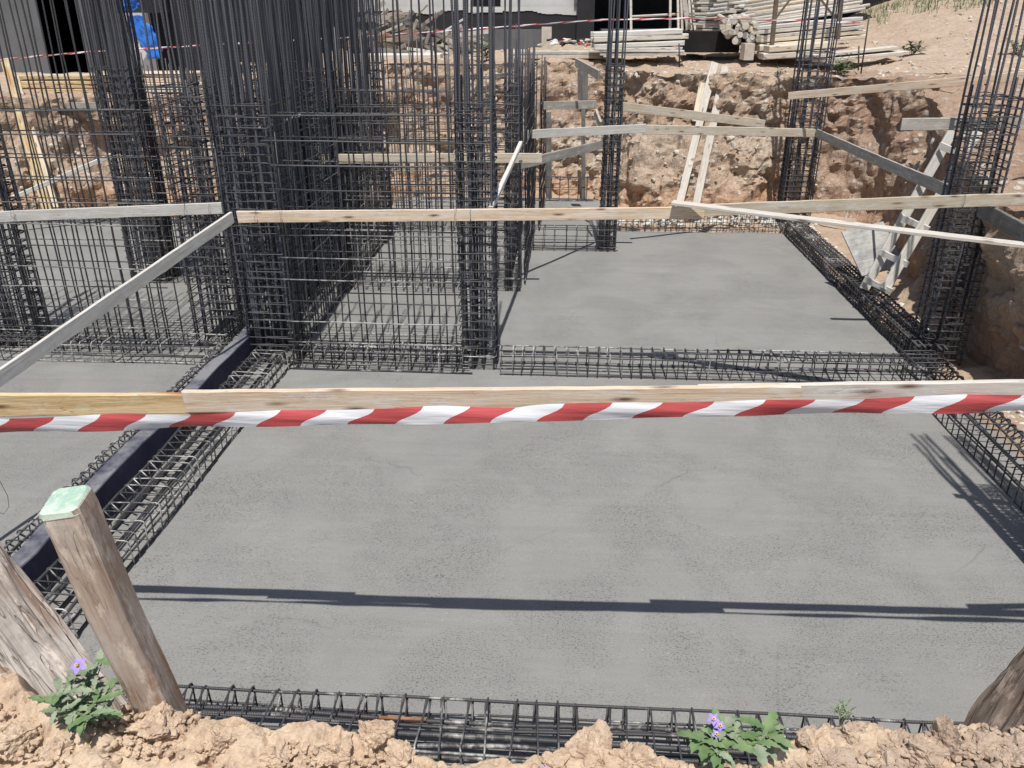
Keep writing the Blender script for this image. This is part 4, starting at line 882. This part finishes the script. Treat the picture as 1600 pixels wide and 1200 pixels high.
# debris heap behind the core
db = thing('debris_heap', 'dark heap of broken boards and rubble in front of the plinth', 'debris', V(620, 78, 18.4)); random.seed(12)
for k in range(95):
    p = V(random.uniform(548, 720), random.uniform(22, 82) if k % 3 else random.uniform(55, 82), 18.2 + random.uniform(-.4, .5)); a = random.uniform(-1, 1); e = p + Vector((math.cos(a) * random.uniform(.2, .9), random.uniform(-.3, .3), math.sin(a) * .35))
    o = board('x', p, e, random.uniform(.03, .1), .025, random.choice(['w_dark', 'w_grey', 'w_log', 'w_cem', 'w_dark']), name='broken_board')
    for kk in ('label', 'category', 'group'): del o[kk]
    o.parent = db; o.location = o.location - db.location
v, f = lump((0, 0, 0), 1.0, 4, 5, .4, .5); b = MB(); b.add([(x * 1.5, y * .6, z * .9 - .1) for x, y, z in v], f); b.build('rubble_core', M['brown_post'], db)
rg = thing('rag_heap', 'red and grey rags and scraps on the ground left of the trestle boards', 'rags', V(888, 72, 17.8))
for k in range(22):
    v, f = lump((0, 0, 0), random.uniform(.05, .14), 2, k, .5, .4); b = MB(); b.add(v, f); b.build('rag', M[random.choice(['red_cloth', 'stone', 'stone_w', 'dark_wall'])], rg, False, (random.uniform(-.6, .6), random.uniform(-.3, .3), random.uniform(0, .12)))
# left building
lb = thing('concrete_building', 'grey concrete building with a black opening at the upper left', 'building', V(60, 118, 17.5))
pbox('wall', -420, -160, 84, 128, 17.5, .3, 'grey_wall', lb, 1.6); pbox('wall', 84, -160, 94, 128, 17.5, 1.2, 'grey_wall', lb, 1.9); pbox('lintel', 84, -160, 560, -30, 18.2, .3, 'grey_wall', lb); 
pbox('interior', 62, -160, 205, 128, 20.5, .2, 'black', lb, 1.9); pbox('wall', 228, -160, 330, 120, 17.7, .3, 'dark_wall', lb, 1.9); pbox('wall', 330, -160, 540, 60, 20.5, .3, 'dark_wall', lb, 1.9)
pbox('pillar', 197, 20, 224, 112, 17.0, .25, 'white_wall', lb, 2.0); pbox('upper_wall', 190, -160, 226, 20, 17.1, .3, 'dark_wall', lb)
pbox('opening', 72, 12, 100, 36, 20.3, .1, 'leaf_dry', lb)
def cloth(label, pts, Y, w):
    b = MB(); n = 26; K = 9; vs = []; c = V(*pts[0], Y)
    for i in range(n + 1):
        t = i / n * (len(pts) - 1); j = min(int(t), len(pts) - 2); f = t - j; p = V(*pts[j], Y).lerp(V(*pts[j + 1], Y), f) - c; ww = w * (.5 + .8 * math.sin(math.pi * (.15 + .75 * i / n)))
        for k in range(K):
            s = k / (K - 1) - .5; vs.append(p + Vector((s * ww + .03 * math.sin(i * .9 + k), -.03 * math.cos(k * .9 + i * .17) - .01 * math.cos(k * 2.6 - i * .5), .01 * math.sin(k * 1.3 + i * .4))))
    b.add(vs, [(i * K + k, i * K + k + 1, (i + 1) * K + k + 1, (i + 1) * K + k) for i in range(n) for k in range(K - 1)])
    for i in range(0): pass
    o = b.build('blue_sheet', M['blue'], None, True, c); tag(o, label, 'plastic sheet', 'blue plastic sheets'); md = o.modifiers.new('thick', 'SOLIDIFY'); md.thickness = .01
cloth('small bright blue plastic bag hanging above the white pillar', [(198, -12), (200, 6), (202, 17)], 16.8, .3)
cloth('bright blue plastic sheet draped to the right of the white pillar', [(210, 24), (221, 46), (234, 68), (243, 92)], 16.7, .34)
# thin loop of wire at the left edge
b = MB(); q = V(0, 755, 3.2); b.tube([V(x, y, 3.2) - q for x, y in ((-30, 700), (0, 752), (12, 775), (14, 792), (6, 803), (-20, 795))], .0012, 4); tag(b.build('tie_wire', M['wire'], None, True, q), 'thin loose wire loop at the left picture edge above the logs', 'wire')
